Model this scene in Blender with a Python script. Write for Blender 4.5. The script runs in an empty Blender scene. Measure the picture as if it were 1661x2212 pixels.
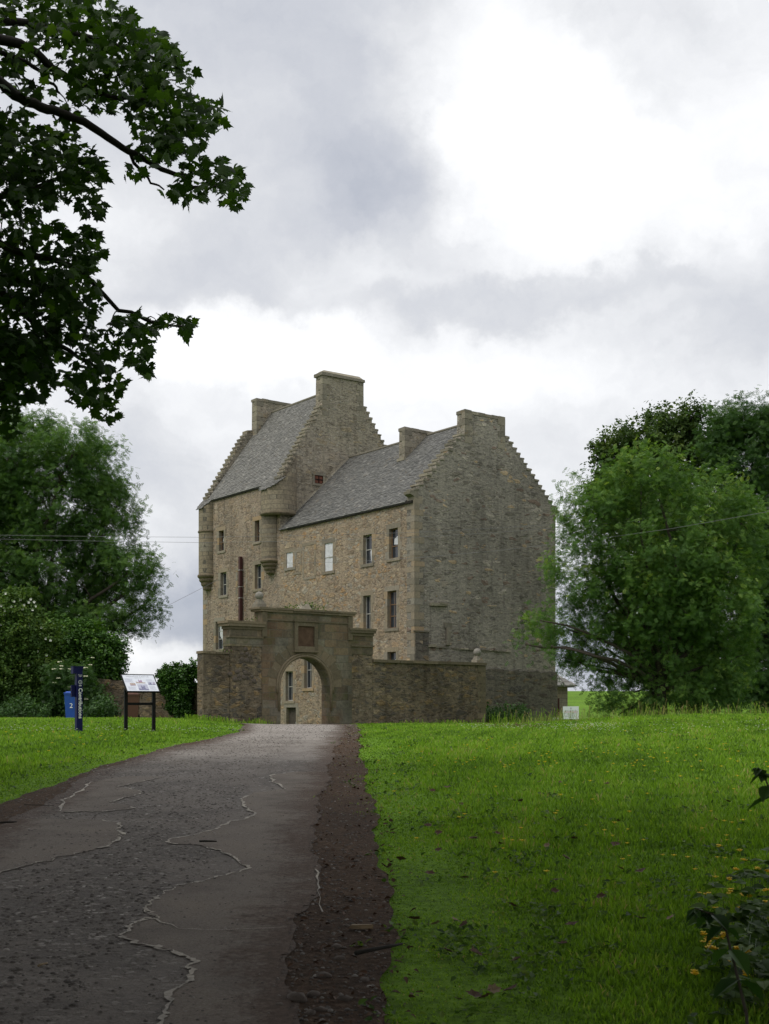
import bpy, bmesh, math, random
import numpy as np
from mathutils import Vector, Matrix

random.seed(7)
rng = np.random.default_rng(7)
S = bpy.context.scene
COL = S.collection
R = math.radians

# ------------------------------------------------------------------ camera
F, CX, HY, EYE = 2600.0, 830.5, 1530.0, 1.6      # focal length, centre, horizon in 1661x2212 units
cam = bpy.data.cameras.new('camera')
cam.sensor_fit = 'VERTICAL'; cam.sensor_height = 36
cam.lens = 36 * F / 2212; cam.shift_y = (HY - 1106) / 2212
cam.clip_start = .1; cam.clip_end = 6000
cam.dof.use_dof = True; cam.dof.focus_distance = 55; cam.dof.aperture_fstop = 11
camo = bpy.data.objects.new('camera', cam); COL.objects.link(camo)
camo.location = (0, 0, EYE); camo.rotation_euler = (R(90), 0, 0)
S.camera = camo

# ------------------------------------------------------------------ light
SUN_EL, SUN_AZ = R(57), R(-118)      # azimuth measured from +Y towards +X
sun = bpy.data.lights.new('sun', 'SUN'); sun.energy = 1.6; sun.angle = R(22); sun.color = (1, .95, .86)
suno = bpy.data.objects.new('sun', sun); COL.objects.link(suno)
sd = Vector((math.sin(SUN_AZ) * math.cos(SUN_EL), math.cos(SUN_AZ) * math.cos(SUN_EL), math.sin(SUN_EL)))
suno.rotation_euler = sd.to_track_quat('Z', 'Y').to_euler()
S.view_settings.view_transform = 'Standard'; S.view_settings.look = 'None'
S.view_settings.exposure = 0.0; S.view_settings.gamma = 1
S.cycles.max_bounces = 6; S.cycles.transparent_max_bounces = 8

def build_world():
    w = bpy.data.worlds.new("World"); S.world = w; w.use_nodes = True
    nt = w.node_tree; N = nt.nodes; L = nt.links; N.clear()
    out = N.new('ShaderNodeOutputWorld'); bg = N.new('ShaderNodeBackground')
    L.new(bg.outputs[0], out.inputs[0])
    tc = N.new('ShaderNodeTexCoord'); D = tc.outputs['Generated']
    def noise(scale, det, vec, rough=.55):
        n = N.new('ShaderNodeTexNoise'); n.inputs['Scale'].default_value = scale
        n.inputs['Detail'].default_value = det; n.inputs['Roughness'].default_value = rough
        L.new(vec, n.inputs['Vector']); return n
    def math_(op, a, b=None):
        m = N.new('ShaderNodeMath'); m.operation = op
        for i, q in enumerate((a, b)):
            if q is None: continue
            if isinstance(q, (int, float)): m.inputs[i].default_value = q
            else: L.new(q, m.inputs[i])
        return m.outputs[0]
    def vmath(op, a, b):
        m = N.new('ShaderNodeVectorMath'); m.operation = op
        for i, q in enumerate((a, b)):
            if isinstance(q, tuple): m.inputs[i].default_value = q
            else: L.new(q, m.inputs[i])
        return m
    # billowing: the look-up direction is pushed about by two scales of noise
    n1 = noise(5, 4, D); n2 = noise(17, 8, D, .62)
    w1 = vmath('MULTIPLY', vmath('SUBTRACT', n1.outputs['Color'], (.5, .5, .5)).outputs[0], (.13, .13, .07)).outputs[0]
    w2 = vmath('MULTIPLY', vmath('SUBTRACT', n2.outputs['Color'], (.5, .5, .5)).outputs[0], (.10, .10, .065)).outputs[0]
    P = vmath('ADD', vmath('ADD', D, w1).outputs[0], w2).outputs[0]
    base = noise(3.2, 6, vmath('MULTIPLY', P, (1, 1, 2.2)).outputs[0])
    v = math_('ADD', math_('MULTIPLY', math_('SUBTRACT', base.outputs['Fac'], .5), .60), .88)
    def blob(px, py, rx, ry, amp, e0=1.25, e1=.1):
        nonlocal v
        c = Vector(((px - CX) / F, 1, (HY - py) / F)).normalized()
        d = vmath('SUBTRACT', P, tuple(c)).outputs[0]
        d = vmath('MULTIPLY', d, (F / rx, F / rx, F / ry)).outputs[0]
        ln = vmath('LENGTH', d, (0, 0, 0)).outputs['Value']
        mr = N.new('ShaderNodeMapRange'); mr.interpolation_type = 'SMOOTHERSTEP'
        L.new(ln, mr.inputs['Value']); mr.inputs['From Min'].default_value = e0; mr.inputs['From Max'].default_value = e1
        mr.inputs['To Min'].default_value = 0; mr.inputs['To Max'].default_value = amp
        v = math_('ADD', v, mr.outputs[0])
    for b in [(520, 130, 640, 340, -.19), (930, 400, 300, 115, -.15), (620, 430, 420, 190, -.12), (560, 250, 120, 60, .06),
              (420, 620, 330, 130, -.12), (1120, 650, 420, 60, -.15, 1.1, .3), (1560, 670, 300, 150, -.15),
              (1480, 120, 260, 180, -.12), (330, 1000, 200, 150, -.12), (380, 1330, 330, 130, -.46),
              (1230, 1390, 320, 190, -.40), (330, 1440, 420, 35, .12),
              (1210, 340, 260, 260, .15, 1.2, .35), (1400, 400, 480, 320, .20), (1010, 800, 420, 90, .14), (520, 740, 330, 90, .2, 1.1, .4),
              (1080, 130, 260, 240, .15), (1330, 850, 420, 110, .05), (780, 560, 160, 60, .07)]:
        blob(*b)
    fine = noise(11, 9, vmath('MULTIPLY', P, (1, 1, 1.9)).outputs[0], .6)
    v = math_('ADD', v, math_('MULTIPLY', math_('SUBTRACT', fine.outputs['Fac'], .5), .26))
    sep = N.new('ShaderNodeSeparateXYZ'); L.new(D, sep.inputs[0])
    zen = N.new('ShaderNodeMapRange'); L.new(sep.outputs['Z'], zen.inputs['Value'])
    zen.inputs['From Min'].default_value = .5; zen.inputs['From Max'].default_value = .95
    zen.inputs['To Min'].default_value = 0; zen.inputs['To Max'].default_value = .35
    v = math_('ADD', v, zen.outputs[0])
    v = math_('MINIMUM', math_('MAXIMUM', v, .38), 1.35)
    ramp = N.new('ShaderNodeValToRGB'); L.new(v, ramp.inputs[0])
    e = ramp.color_ramp.elements
    e[0].position = .35; e[0].color = (.39, .43, .52, 1); e[1].position = 1.0; e[1].color = (1.03, 1.04, 1.06, 1)
    a = e.new(.6); a.color = (.60, .625, .69, 1); a = e.new(.8); a.color = (.79, .805, .84, 1)
    gain = math_('MAXIMUM', v, 1.0)
    clouds = vmath('SCALE', ramp.outputs[0], (0, 0, 0)); L.new(gain, clouds.inputs['Scale'])
    sky = N.new('ShaderNodeTexSky'); sky.sky_type = 'NISHITA'; sky.sun_disc = False
    sky.sun_elevation = SUN_EL; sky.sun_rotation = SUN_AZ
    blue = vmath('SCALE', sky.outputs[0], (0, 0, 0)); blue.inputs['Scale'].default_value = .08
    mx = N.new('ShaderNodeMix'); mx.data_type = 'RGBA'; mx.inputs[0].default_value = .94
    L.new(blue.outputs[0], mx.inputs[6]); L.new(clouds.outputs[0], mx.inputs[7])
    L.new(mx.outputs[2], bg.inputs[0]); bg.inputs[1].default_value = 1.0
build_world()

# ------------------------------------------------------------------ helpers
def smooth(t):
    t = np.clip(t, 0, 1); return t * t * (3 - 2 * t)

_Y = np.array([-60, -20, 0, 12, 22, 30, 40, 50, 60, 75, 100, 160, 3000.])
_Z = np.array([-2.4, -.8, 0, .5, .9, 1.02, 1.0, .92, .80, .6, .3, 0, 0])
_YY = np.linspace(-60, 170, 1151); _ZZ = np.interp(_YY, _Y, _Z)
_k = np.hanning(41); _k /= _k.sum(); _ZZ = np.convolve(np.pad(_ZZ, 20, 'edge'), _k, 'valid')
CA, CB = math.cos(R(37.03)), math.sin(R(37.03))
C0 = (1.49, 60.0)                                  # near corner of the castle
G0 = (C0[0] + 4 * CB, C0[1] - 4 * CA)              # origin of the gate wall's line
def tolocal(x, y):
    dx, dy = x - C0[0], y - C0[1]
    return dx * CA + dy * CB, -dx * CB + dy * CA
def gz(x, y):
    x = np.asarray(x, float); y = np.asarray(y, float)
    z = np.interp(y, _YY, _ZZ)
    z = z + .36 * smooth((x - 2.5) / 8) * smooth((y - 14) / 16) * (1 - smooth((y - 40) / 9))
    z = z + .22 * smooth((-x - 4) / 5) * smooth((y - 18) / 14) * (1 - smooth((y - 52) / 10))
    z = z + 3.0 * smooth((y - 72) / 40) * smooth((x - 7) / 6) * (1 - smooth((y - 125) / 200))
    lx, ly = tolocal(x, y)
    dip = smooth((ly + 3.3) / 2.0) * smooth((lx + 13.6) / 1.0) * (1 - smooth((lx - .3) / .5)) * (1 - smooth((ly - 22) / 4))
    return z * (1 - dip) + (-.35) * dip
def gz1(x, y): return float(gz(x, y))
def W(px, py, Y): return Vector(((px - CX) / F * Y, Y, EYE + (HY - py) / F * Y))
def hit(px, py):
    """the point of the ground seen at a place in the photograph"""
    Y = np.linspace(3, 75, 7201); x = (px - CX) / F * Y; z = EYE + (HY - py) / F * Y
    d = z - gz(x, Y); i = np.argmax(d <= 0)
    if d[i] > 0: i = len(Y) - 1
    return Vector((x[i], Y[i], gz1(x[i], Y[i])))

def tag(o, label=None, cat=None, group=None, kind=None):
    if label: o['label'] = label
    if cat: o['category'] = cat
    if group: o['group'] = group
    if kind: o['kind'] = kind
    return o
def empty(name, loc=(0, 0, 0), rz=0, label=None, cat=None, group=None):
    o = bpy.data.objects.new(name, None); COL.objects.link(o)
    o.location = loc; o.rotation_euler = (0, 0, rz); o.empty_display_size = .3
    return tag(o, label, cat, group)

class MB:
    def __init__(s): s.v = []; s.f = []; s.c = []
    def face(s, pts, c=None):
        i = len(s.v); s.v += [tuple(p) for p in pts]; s.f.append(tuple(range(i, i + len(pts))))
        s.c.append(random.random() if c is None else c)
    def box(s, x0, x1, y0, y1, z0, z1, c=None, j=0):
        if x0 > x1: x0, x1 = x1, x0
        if y0 > y1: y0, y1 = y1, y0
        if z0 > z1: z0, z1 = z1, z0
        c = random.random() if c is None else c
        P = [(x, y, z) for z in (z0, z1) for y in (y0, y1) for x in (x0, x1)]
        if j: P = [tuple(q + random.uniform(-j, j) for q in p) for p in P]
        i = len(s.v); s.v += P
        for f in ((0, 2, 3, 1), (4, 5, 7, 6), (0, 1, 5, 4), (2, 6, 7, 3), (0, 4, 6, 2), (1, 3, 7, 5)):
            s.f.append(tuple(i + k for k in f)); s.c.append(c)
    def hull8(s, P, c=None):
        """8 corners ordered as in box"""
        c = random.random() if c is None else c
        i = len(s.v); s.v += [tuple(p) for p in P]
        for f in ((0, 2, 3, 1), (4, 5, 7, 6), (0, 1, 5, 4), (2, 6, 7, 3), (0, 4, 6, 2), (1, 3, 7, 5)):
            s.f.append(tuple(i + k for k in f)); s.c.append(c)
    def prism(s, poly, P, d0, d1, c=None):
        """poly in (u,w); P(u,w,d) gives the point"""
        n = len(poly); c = random.random() if c is None else c
        i = len(s.v); s.v += [tuple(P(u, w, d0)) for u, w in poly] + [tuple(P(u, w, d1)) for u, w in poly]
        s.f.append(tuple(range(i, i + n))); s.f.append(tuple(range(i + 2 * n - 1, i + n - 1, -1))); s.c += [c, c]
        for k in range(n):
            m = (k + 1) % n
            s.f.append((i + m, i + k, i + n + k, i + n + m)); s.c.append(c)
    def tube(s, pts, rad, seg=8, c=None, cap=True):
        pts = [Vector(p) for p in pts]; n = len(pts); c = random.random() if c is None else c
        if not hasattr(rad, '__len__'): rad = [rad] * n
        base = len(s.v); up = Vector((0, 0, 1)); prev = None
        for k in range(n):
            d = (pts[min(k + 1, n - 1)] - pts[max(k - 1, 0)]).normalized()
            if prev is None:
                a = up if abs(d.z) < .9 else Vector((1, 0, 0)); x = d.cross(a).normalized()
            else:
                x = (prev - d * prev.dot(d)); x = x.normalized() if x.length > 1e-6 else d.orthogonal().normalized()
            prev = x; y = d.cross(x)
            for q in range(seg):
                t = 2 * math.pi * q / seg
                s.v.append(tuple(pts[k] + (x * math.cos(t) + y * math.sin(t)) * rad[k]))
        for k in range(n - 1):
            for q in range(seg):
                a = base + k * seg + q; b = base + k * seg + (q + 1) % seg
                s.f.append((a, b, b + seg, a + seg)); s.c.append(c)
        if cap:
            s.f.append(tuple(base + q for q in range(seg))[::-1]); s.f.append(tuple(base + (n - 1) * seg + q for q in range(seg))); s.c += [c, c]
    def lathe(s, prof, cx, cy, seg=24, c=None, a0=0, a1=2 * math.pi, cmul=None):
        """prof: list of (r,z)"""
        base = len(s.v); full = abs(a1 - a0 - 2 * math.pi) < 1e-6; cols = seg if full else seg + 1
        for r, z in prof:
            for q in range(cols):
                t = a0 + (a1 - a0) * q / seg; s.v.append((cx + r * math.cos(t), cy + r * math.sin(t), z))
        for k in range(len(prof) - 1):
            for q in range(seg):
                a = base + k * cols + q; b = base + k * cols + (q + 1) % cols
                s.f.append((a, b, b + cols, a + cols)); s.c.append(random.random() if c is None else c)
    def build(s, name, mat, parent=None, fix=False, shade=False):
        me = bpy.data.meshes.new(name); me.from_pydata(s.v, [], s.f)
        at = me.attributes.new('rnd', 'FLOAT', 'FACE'); at.data.foreach_set('value', s.c)
        if fix:
            bm = bmesh.new(); bm.from_mesh(me); bmesh.ops.recalc_face_normals(bm, faces=bm.faces); bm.to_mesh(me); bm.free()
        if shade: me.polygons.foreach_set('use_smooth', [True] * len(me.polygons))
        me.update(); me.materials.append(mat)
        o = bpy.data.objects.new(name, me); COL.objects.link(o)
        if parent: o.parent = parent
        return o

def fast(name, V, faces, rnd, mat, parent=None, shade=False):
    """V (n,3); faces list of (m,k) index arrays; rnd concatenated per face"""
    me = bpy.data.meshes.new(name); V = np.asarray(V, np.float32)
    me.vertices.add(len(V)); me.vertices.foreach_set('co', V.ravel())
    loops = np.concatenate([f.ravel() for f in faces]).astype(np.int32)
    sizes = np.concatenate([np.full(len(f), f.shape[1]) for f in faces]).astype(np.int32)
    starts = np.concatenate([[0], np.cumsum(sizes)[:-1]]).astype(np.int32)
    me.loops.add(len(loops)); me.loops.foreach_set('vertex_index', loops)
    me.polygons.add(len(sizes)); me.polygons.foreach_set('loop_start', starts)
    me.update(calc_edges=True)
    at = me.attributes.new('rnd', 'FLOAT', 'FACE'); at.data.foreach_set('value', np.asarray(rnd, np.float32))
    if shade: me.polygons.foreach_set('use_smooth', np.ones(len(sizes), bool))
    me.materials.append(mat); me.validate()
    o = bpy.data.objects.new(name, me); COL.objects.link(o)
    if parent: o.parent = parent
    return o

def unit(a): return a / np.maximum(np.linalg.norm(a, axis=1, keepdims=True), 1e-9)
def scatter(tv, tf, pos, nrm, size, spin=None, rnd=None, tang=None):
    """instances a small template (tv verts in x,y,z with z the normal and y the leaf's axis)"""
    n = len(pos); nrm = unit(nrm)
    t = rng.normal(size=(n, 3)) if tang is None else tang + rng.normal(size=(n, 3)) * .15
    x = unit(np.cross(t, nrm)); y = np.cross(nrm, x)
    if tang is not None: pass
    size = np.broadcast_to(np.asarray(size, float), (n,))[:, None, None]
    V = (tv[None, :, 0, None] * x[:, None, :] + tv[None, :, 1, None] * y[:, None, :] + tv[None, :, 2, None] * nrm[:, None, :]) * size + pos[:, None, :]
    k = len(tv); off = (np.arange(n) * k)[:, None, None]
    faces = []; rr = []
    rnd = rng.random(n) if rnd is None else rnd
    for f in tf:
        f = np.asarray(f); faces.append((f[None] + off).reshape(-1, f.shape[1])); rr.append(np.repeat(rnd, len(f)))
    return V.reshape(-1, 3), faces, np.concatenate(rr)

# leaf templates ---------------------------------------------------
def T_maple():
    half = [(0, 0), (.16, -.06), (.34, .02), (.27, .16), (.52, .26), (.40, .40), (.50, .62), (.26, .55), (.20, .72), (.10, .78), (0, 1.05)]
    pts = half + [(-x, y) for x, y in half[-2:0:-1]]
    v = np.array([(0, .35, 0)] + [(x, y, -abs(x) * .28 - (y - .3) ** 2 * .14) for x, y in pts]); n = len(pts)
    return v, [np.array([(0, 1 + i, 1 + (i + 1) % n) for i in range(n)])]
def T_diamond(w=.32, fold=.18):
    v = np.array([(0, 0, 0), (w, .42, fold * w * 1.5), (0, 1, -.08), (-w, .42, fold * w * 1.5)]); return v, [np.array([(0, 1, 2), (0, 2, 3)])]
def T_pinnate():
    v = []; q = []
    def leaf(cx, cy, ang, ln):
        c, s_ = math.cos(ang), math.sin(ang); i = len(v)
        for a, b, z in ((0, 0, 0), (.17, .45, .03), (0, 1, -.06), (-.17, .45, .03)):
            X, Y = a * ln, b * ln; v.append((cx + X * c + Y * s_, cy - X * s_ + Y * c, z * ln - cy * cy * .22))
        q.append((i, i + 1, i + 2, i + 3))
    for k in range(4):
        y = .1 + .2 * k
        leaf(0, y, 1.05, .42); leaf(0, y, -1.05, .42)
    leaf(0, .78, 0, .42)
    return np.array(v), [np.array(q)]
def T_ovate():
    pts = [(0, 0), (.2, .12), (.3, .34), (.24, .6), (.1, .85), (0, 1), (-.1, .85), (-.24, .6), (-.3, .34), (-.2, .12)]
    v = np.array([(0, .4, -.05)] + [(x, y, abs(x) * .3 - (y - .2) ** 2 * .3) for x, y in pts]); n = len(pts)
    return v, [np.array([(0, 1 + i, 1 + (i + 1) % n) for i in range(n)])]
MAPLE, DIAMOND, PINNATE, OVATE = T_maple(), T_diamond(), T_pinnate(), T_ovate()

# ------------------------------------------------------------------ materials
def newmat(name):
    m = bpy.data.materials.new(name); m.use_nodes = True; nt = m.node_tree
    b = nt.nodes['Principled BSDF']; return m, nt, nt.nodes, nt.links, b
def nd(nt, typ, **kw):
    n = nt.nodes.new(typ)
    for k, v in kw.items():
        if k in n.inputs.keys(): n.inputs[k].default_value = v
        else: setattr(n, k, v)
    return n
def ramp(nt, fac, stops, interp='LINEAR'):
    r = nt.nodes.new('ShaderNodeValToRGB'); r.color_ramp.interpolation = interp
    e = r.color_ramp.elements; e[0].position, e[0].color = stops[0][0], (*stops[0][1], 1)
    e[1].position, e[1].color = stops[-1][0], (*stops[-1][1], 1)
    for p, c in stops[1:-1]: q = e.new(p); q.color = (*c, 1)
    nt.links.new(fac, r.inputs[0]); return r.outputs[0]
def mixc(nt, fac, a, b, typ='MIX'):
    m = nt.nodes.new('ShaderNodeMix'); m.data_type = 'RGBA'; m.blend_type = typ
    for i, q in ((0, fac), (6, a), (7, b)):
        if isinstance(q, (int, float)): m.inputs[i].default_value = q
        elif isinstance(q, tuple): m.inputs[i].default_value = (*q, 1)
        else: nt.links.new(q, m.inputs[i])
    return m.outputs[2]
def mth(nt, op, a, b=0.0):
    m = nt.nodes.new('ShaderNodeMath'); m.operation = op
    for i, q in enumerate((a, b)):
        if isinstance(q, (int, float)): m.inputs[i].default_value = q
        else: nt.links.new(q, m.inputs[i])
    return m.outputs[0]
def mapr(nt, v, a, b, c=0.0, d=1.0):
    m = nt.nodes.new('ShaderNodeMapRange'); m.interpolation_type = 'SMOOTHSTEP'; nt.links.new(v, m.inputs[0])
    for i, q in enumerate((a, b, c, d)): m.inputs[i + 1].default_value = q
    return m.outputs[0]
def noise(nt, vec, scale, det=4, rough=.6, mul=None):
    if mul:
        q = nd(nt, 'ShaderNodeVectorMath', operation='MULTIPLY'); q.inputs[1].default_value = mul
        nt.links.new(vec, q.inputs[0]); vec = q.outputs[0]
    n = nd(nt, 'ShaderNodeTexNoise'); n.inputs['Scale'].default_value = scale; n.inputs['Detail'].default_value = det
    n.inputs['Roughness'].default_value = rough; nt.links.new(vec, n.inputs['Vector']); return n
def bump(nt, h, b, strength=.5, dist=.03, prev=None):
    n = nd(nt, 'ShaderNodeBump'); n.inputs['Strength'].default_value = strength; n.inputs['Distance'].default_value = dist
    nt.links.new(h, n.inputs['Height'])
    if prev: nt.links.new(prev, n.inputs['Normal'])
    nt.links.new(n.outputs[0], b.inputs['Normal']); return n.outputs[0]

def rubble(name, stones, mortar, sc=(2.5, 2.5, 5.2), mort=.10, cover=.35, lichen=.25, dark=.35, bstr=.8, tame=0.0, joint_shade=.55, streak=.45, sat=.86, val=.97, bigs=.30):
    """random rubble: stones of many sizes, wide flush mortar, lichen, damp stains"""
    m, nt, N, L, b = newmat(name); tc = nd(nt, 'ShaderNodeTexCoord'); O = tc.outputs['Object']
    w = noise(nt, O, 2.3, 3); wv = nd(nt, 'ShaderNodeVectorMath', operation='MULTIPLY_ADD')
    L.new(w.outputs['Color'], wv.inputs[0]); wv.inputs[1].default_value = (.28, .28, .16); L.new(O, wv.inputs[2])
    mp = nd(nt, 'ShaderNodeVectorMath', operation='MULTIPLY'); mp.inputs[1].default_value = sc; L.new(wv.outputs[0], mp.inputs[0])
    v1 = nd(nt, 'ShaderNodeTexVoronoi'); v1.inputs['Randomness'].default_value = .95; L.new(mp.outputs[0], v1.inputs['Vector']); v1.inputs['Scale'].default_value = 1
    ve = nd(nt, 'ShaderNodeTexVoronoi', feature='DISTANCE_TO_EDGE'); ve.inputs['Randomness'].default_value = .95; L.new(mp.outputs[0], ve.inputs['Vector']); ve.inputs['Scale'].default_value = 1
    sp = nd(nt, 'ShaderNodeSeparateColor'); L.new(v1.outputs['Color'], sp.inputs[0])
    v3 = nd(nt, 'ShaderNodeTexVoronoi'); v3.inputs['Randomness'].default_value = .9; L.new(mp.outputs[0], v3.inputs['Vector']); v3.inputs['Scale'].default_value = .52
    e3 = nd(nt, 'ShaderNodeTexVoronoi', feature='DISTANCE_TO_EDGE'); e3.inputs['Randomness'].default_value = .9; L.new(mp.outputs[0], e3.inputs['Vector']); e3.inputs['Scale'].default_value = .52
    s3 = nd(nt, 'ShaderNodeSeparateColor'); L.new(v3.outputs['Color'], s3.inputs[0]); big3 = mapr(nt, s3.outputs[1], 1 - bigs, 1.001 - bigs)
    pick = nd(nt, 'ShaderNodeMix'); pick.data_type = 'FLOAT'; L.new(big3, pick.inputs[0]); L.new(sp.outputs[0], pick.inputs[2]); L.new(s3.outputs[0], pick.inputs[3])
    pe = nd(nt, 'ShaderNodeMix'); pe.data_type = 'FLOAT'; L.new(big3, pe.inputs[0]); L.new(ve.outputs['Distance'], pe.inputs[2]); L.new(e3.outputs['Distance'], pe.inputs[3])
    n = len(stones); col = ramp(nt, pick.outputs[0], [(i / n, s) for i, s in enumerate(stones)] + [(1, stones[-1])], 'CONSTANT')
    col = mixc(nt, tame, col, mortar)
    v2 = nd(nt, 'ShaderNodeTexVoronoi'); L.new(mp.outputs[0], v2.inputs['Vector']); v2.inputs['Scale'].default_value = 2.3
    s2 = nd(nt, 'ShaderNodeSeparateColor'); L.new(v2.outputs['Color'], s2.inputs[0])
    col = mixc(nt, .8, col, ramp(nt, s2.outputs[0], [(0, (.66, .66, .67)), (.5, (1, .99, .97)), (1, (1.30, 1.27, 1.2))]), 'MULTIPLY')
    g = noise(nt, O, 14, 5, .7); col = mixc(nt, .75, col, ramp(nt, g.outputs['Fac'], [(.25, (.45, .45, .45)), (.75, (1.35, 1.33, 1.28))]), 'MULTIPLY')
    patch = noise(nt, O, .9, 5, .65)
    # mortar: at the joints and, in patches, smeared over the stones
    thr = mth(nt, 'ADD', mth(nt, 'MULTIPLY', mapr(nt, patch.outputs['Fac'], .42, .68), cover), mort)
    edge = mth(nt, 'SUBTRACT', pe.outputs[0], mth(nt, 'MULTIPLY', thr, mth(nt, 'ADD', sp.outputs[1], .35)))
    isst = mapr(nt, edge, -.015, .05)
    mo = mixc(nt, .7, mortar, ramp(nt, noise(nt, O, 9, 5, .7).outputs['Fac'], [(.3, (.6, .6, .6)), (.7, (1.3, 1.28, 1.22))]), 'MULTIPLY')
    mo = mixc(nt, .7, mo, ramp(nt, s2.outputs[0], [(0, (.72, .72, .73)), (.5, (1, 1, 1)), (1, (1.22, 1.2, 1.15))]), 'MULTIPLY')
    col = mixc(nt, isst, mo, col)
    sk = noise(nt, O, 1, 5, .7, (4.2, 4.2, 17)); col = mixc(nt, joint_shade, col, ramp(nt, sk.outputs['Fac'], [(.36, (.30, .30, .31)), (.46, (1, 1, 1)), (.72, (1.12, 1.11, 1.08))]), 'MULTIPLY')  # thin level streaks: shadows of the joints painted into the colour
    big = noise(nt, O, .35, 4, .6, (1, 1, .45)); col = mixc(nt, dark, col, ramp(nt, big.outputs['Fac'], [(.3, (.35, .35, .36)), (.55, (1, 1, 1)), (.75, (1.2, 1.15, 1.05))]), 'MULTIPLY')
    vs = noise(nt, O, 1, 5, .65, (2.6, 2.6, .22)); col = mixc(nt, streak, col, ramp(nt, vs.outputs['Fac'], [(.33, (.40, .40, .40)), (.47, (1, 1, 1)), (.66, (1.13, 1.12, 1.10))]), 'MULTIPLY')
    hs = nd(nt, 'ShaderNodeHueSaturation'); hs.inputs['Saturation'].default_value = sat; hs.inputs['Value'].default_value = val; L.new(col, hs.inputs['Color']); col = hs.outputs[0]
    li = noise(nt, O, 8.5, 6, .8); lb = noise(nt, O, .5, 3)
    lf = mth(nt, 'MULTIPLY', mapr(nt, li.outputs['Fac'], .56, .63), mapr(nt, lb.outputs['Fac'], .38, .58))
    col = mixc(nt, mth(nt, 'MULTIPLY', lf, lichen), col, (.42, .41, .37))
    L.new(col, b.inputs['Base Color']); b.inputs['Roughness'].default_value = .95; b.inputs['Specular IOR Level'].default_value = .15
    h = mth(nt, 'ADD', mth(nt, 'MULTIPLY', isst, .5), mth(nt, 'ADD', mth(nt, 'MULTIPLY', sp.outputs[2], .35), mth(nt, 'MULTIPLY', g.outputs['Fac'], .6)))
    bump(nt, h, b, bstr, .06); return m

def ashlar(name, cols, bw=.62, bh=.33, mort=(.12, .11, .09), dark=.5, mossy=0.0, redden=.6):
    m, nt, N, L, b = newmat(name); tc = nd(nt, 'ShaderNodeTexCoord'); O = tc.outputs['Object']
    s = nd(nt, 'ShaderNodeSeparateXYZ'); L.new(O, s.inputs[0]); cb = nd(nt, 'ShaderNodeCombineXYZ')
    L.new(mth(nt, 'ADD', s.outputs[0], mth(nt, 'MULTIPLY', s.outputs[1], .83)), cb.inputs[0]); L.new(s.outputs[2], cb.inputs[1])
    wn = noise(nt, O, 1.4, 3); wv = nd(nt, 'ShaderNodeVectorMath', operation='MULTIPLY_ADD'); L.new(wn.outputs['Color'], wv.inputs[0]); wv.inputs[1].default_value = (.12, .10, 0); L.new(cb.outputs[0], wv.inputs[2])
    br = nd(nt, 'ShaderNodeTexBrick'); L.new(wv.outputs[0], br.inputs['Vector']); br.offset = .43; br.squash = 1.3; br.squash_frequency = 3
    br.inputs['Color1'].default_value = (0, 0, 0, 1); br.inputs['Color2'].default_value = (1, 1, 1, 1); br.inputs['Mortar'].default_value = (.5, .5, .5, 1)
    br.inputs['Scale'].default_value = 1; br.inputs['Mortar Size'].default_value = .012; br.inputs['Mortar Smooth'].default_value = .4; br.inputs['Brick Width'].default_value = bw; br.inputs['Row Height'].default_value = bh
    sp = nd(nt, 'ShaderNodeSeparateColor'); L.new(br.outputs['Color'], sp.inputs[0]); n = len(cols)
    col = ramp(nt, sp.outputs[0], [(i / max(n - 1, 1), c) for i, c in enumerate(cols)])
    g = noise(nt, O, 8, 7, .75); col = mixc(nt, .85, col, ramp(nt, g.outputs['Fac'], [(.28, (.42, .42, .42)), (.5, (1, 1, 1)), (.72, (1.4, 1.38, 1.3))]), 'MULTIPLY')
    big = noise(nt, O, .7, 5, .65, (1, 1, .6)); col = mixc(nt, dark, col, ramp(nt, big.outputs['Fac'], [(.32, (.32, .31, .3)), (.52, (1, 1, 1)), (.72, (1.15, 1.1, 1))]), 'MULTIPLY')
    red = noise(nt, O, .5, 3, .5); col = mixc(nt, mth(nt, 'MULTIPLY', mapr(nt, red.outputs['Fac'], .52, .66), redden), col, (.16, .075, .04))
    if mossy:
        mo = noise(nt, O, 1.6, 5, .7); col = mixc(nt, mth(nt, 'MULTIPLY', mapr(nt, mo.outputs['Fac'], .5, .66), mossy), col, (.075, .09, .03))
    col = mixc(nt, br.outputs['Fac'], col, mort)
    L.new(col, b.inputs['Base Color']); b.inputs['Roughness'].default_value = .95; b.inputs['Specular IOR Level'].default_value = .15
    h = mth(nt, 'SUBTRACT', mth(nt, 'ADD', mth(nt, 'MULTIPLY', g.outputs['Fac'], .5), mth(nt, 'MULTIPLY', sp.outputs[0], .2)), mth(nt, 'MULTIPLY', br.outputs['Fac'], .8))
    bump(nt, h, b, .6, .03); return m

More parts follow.
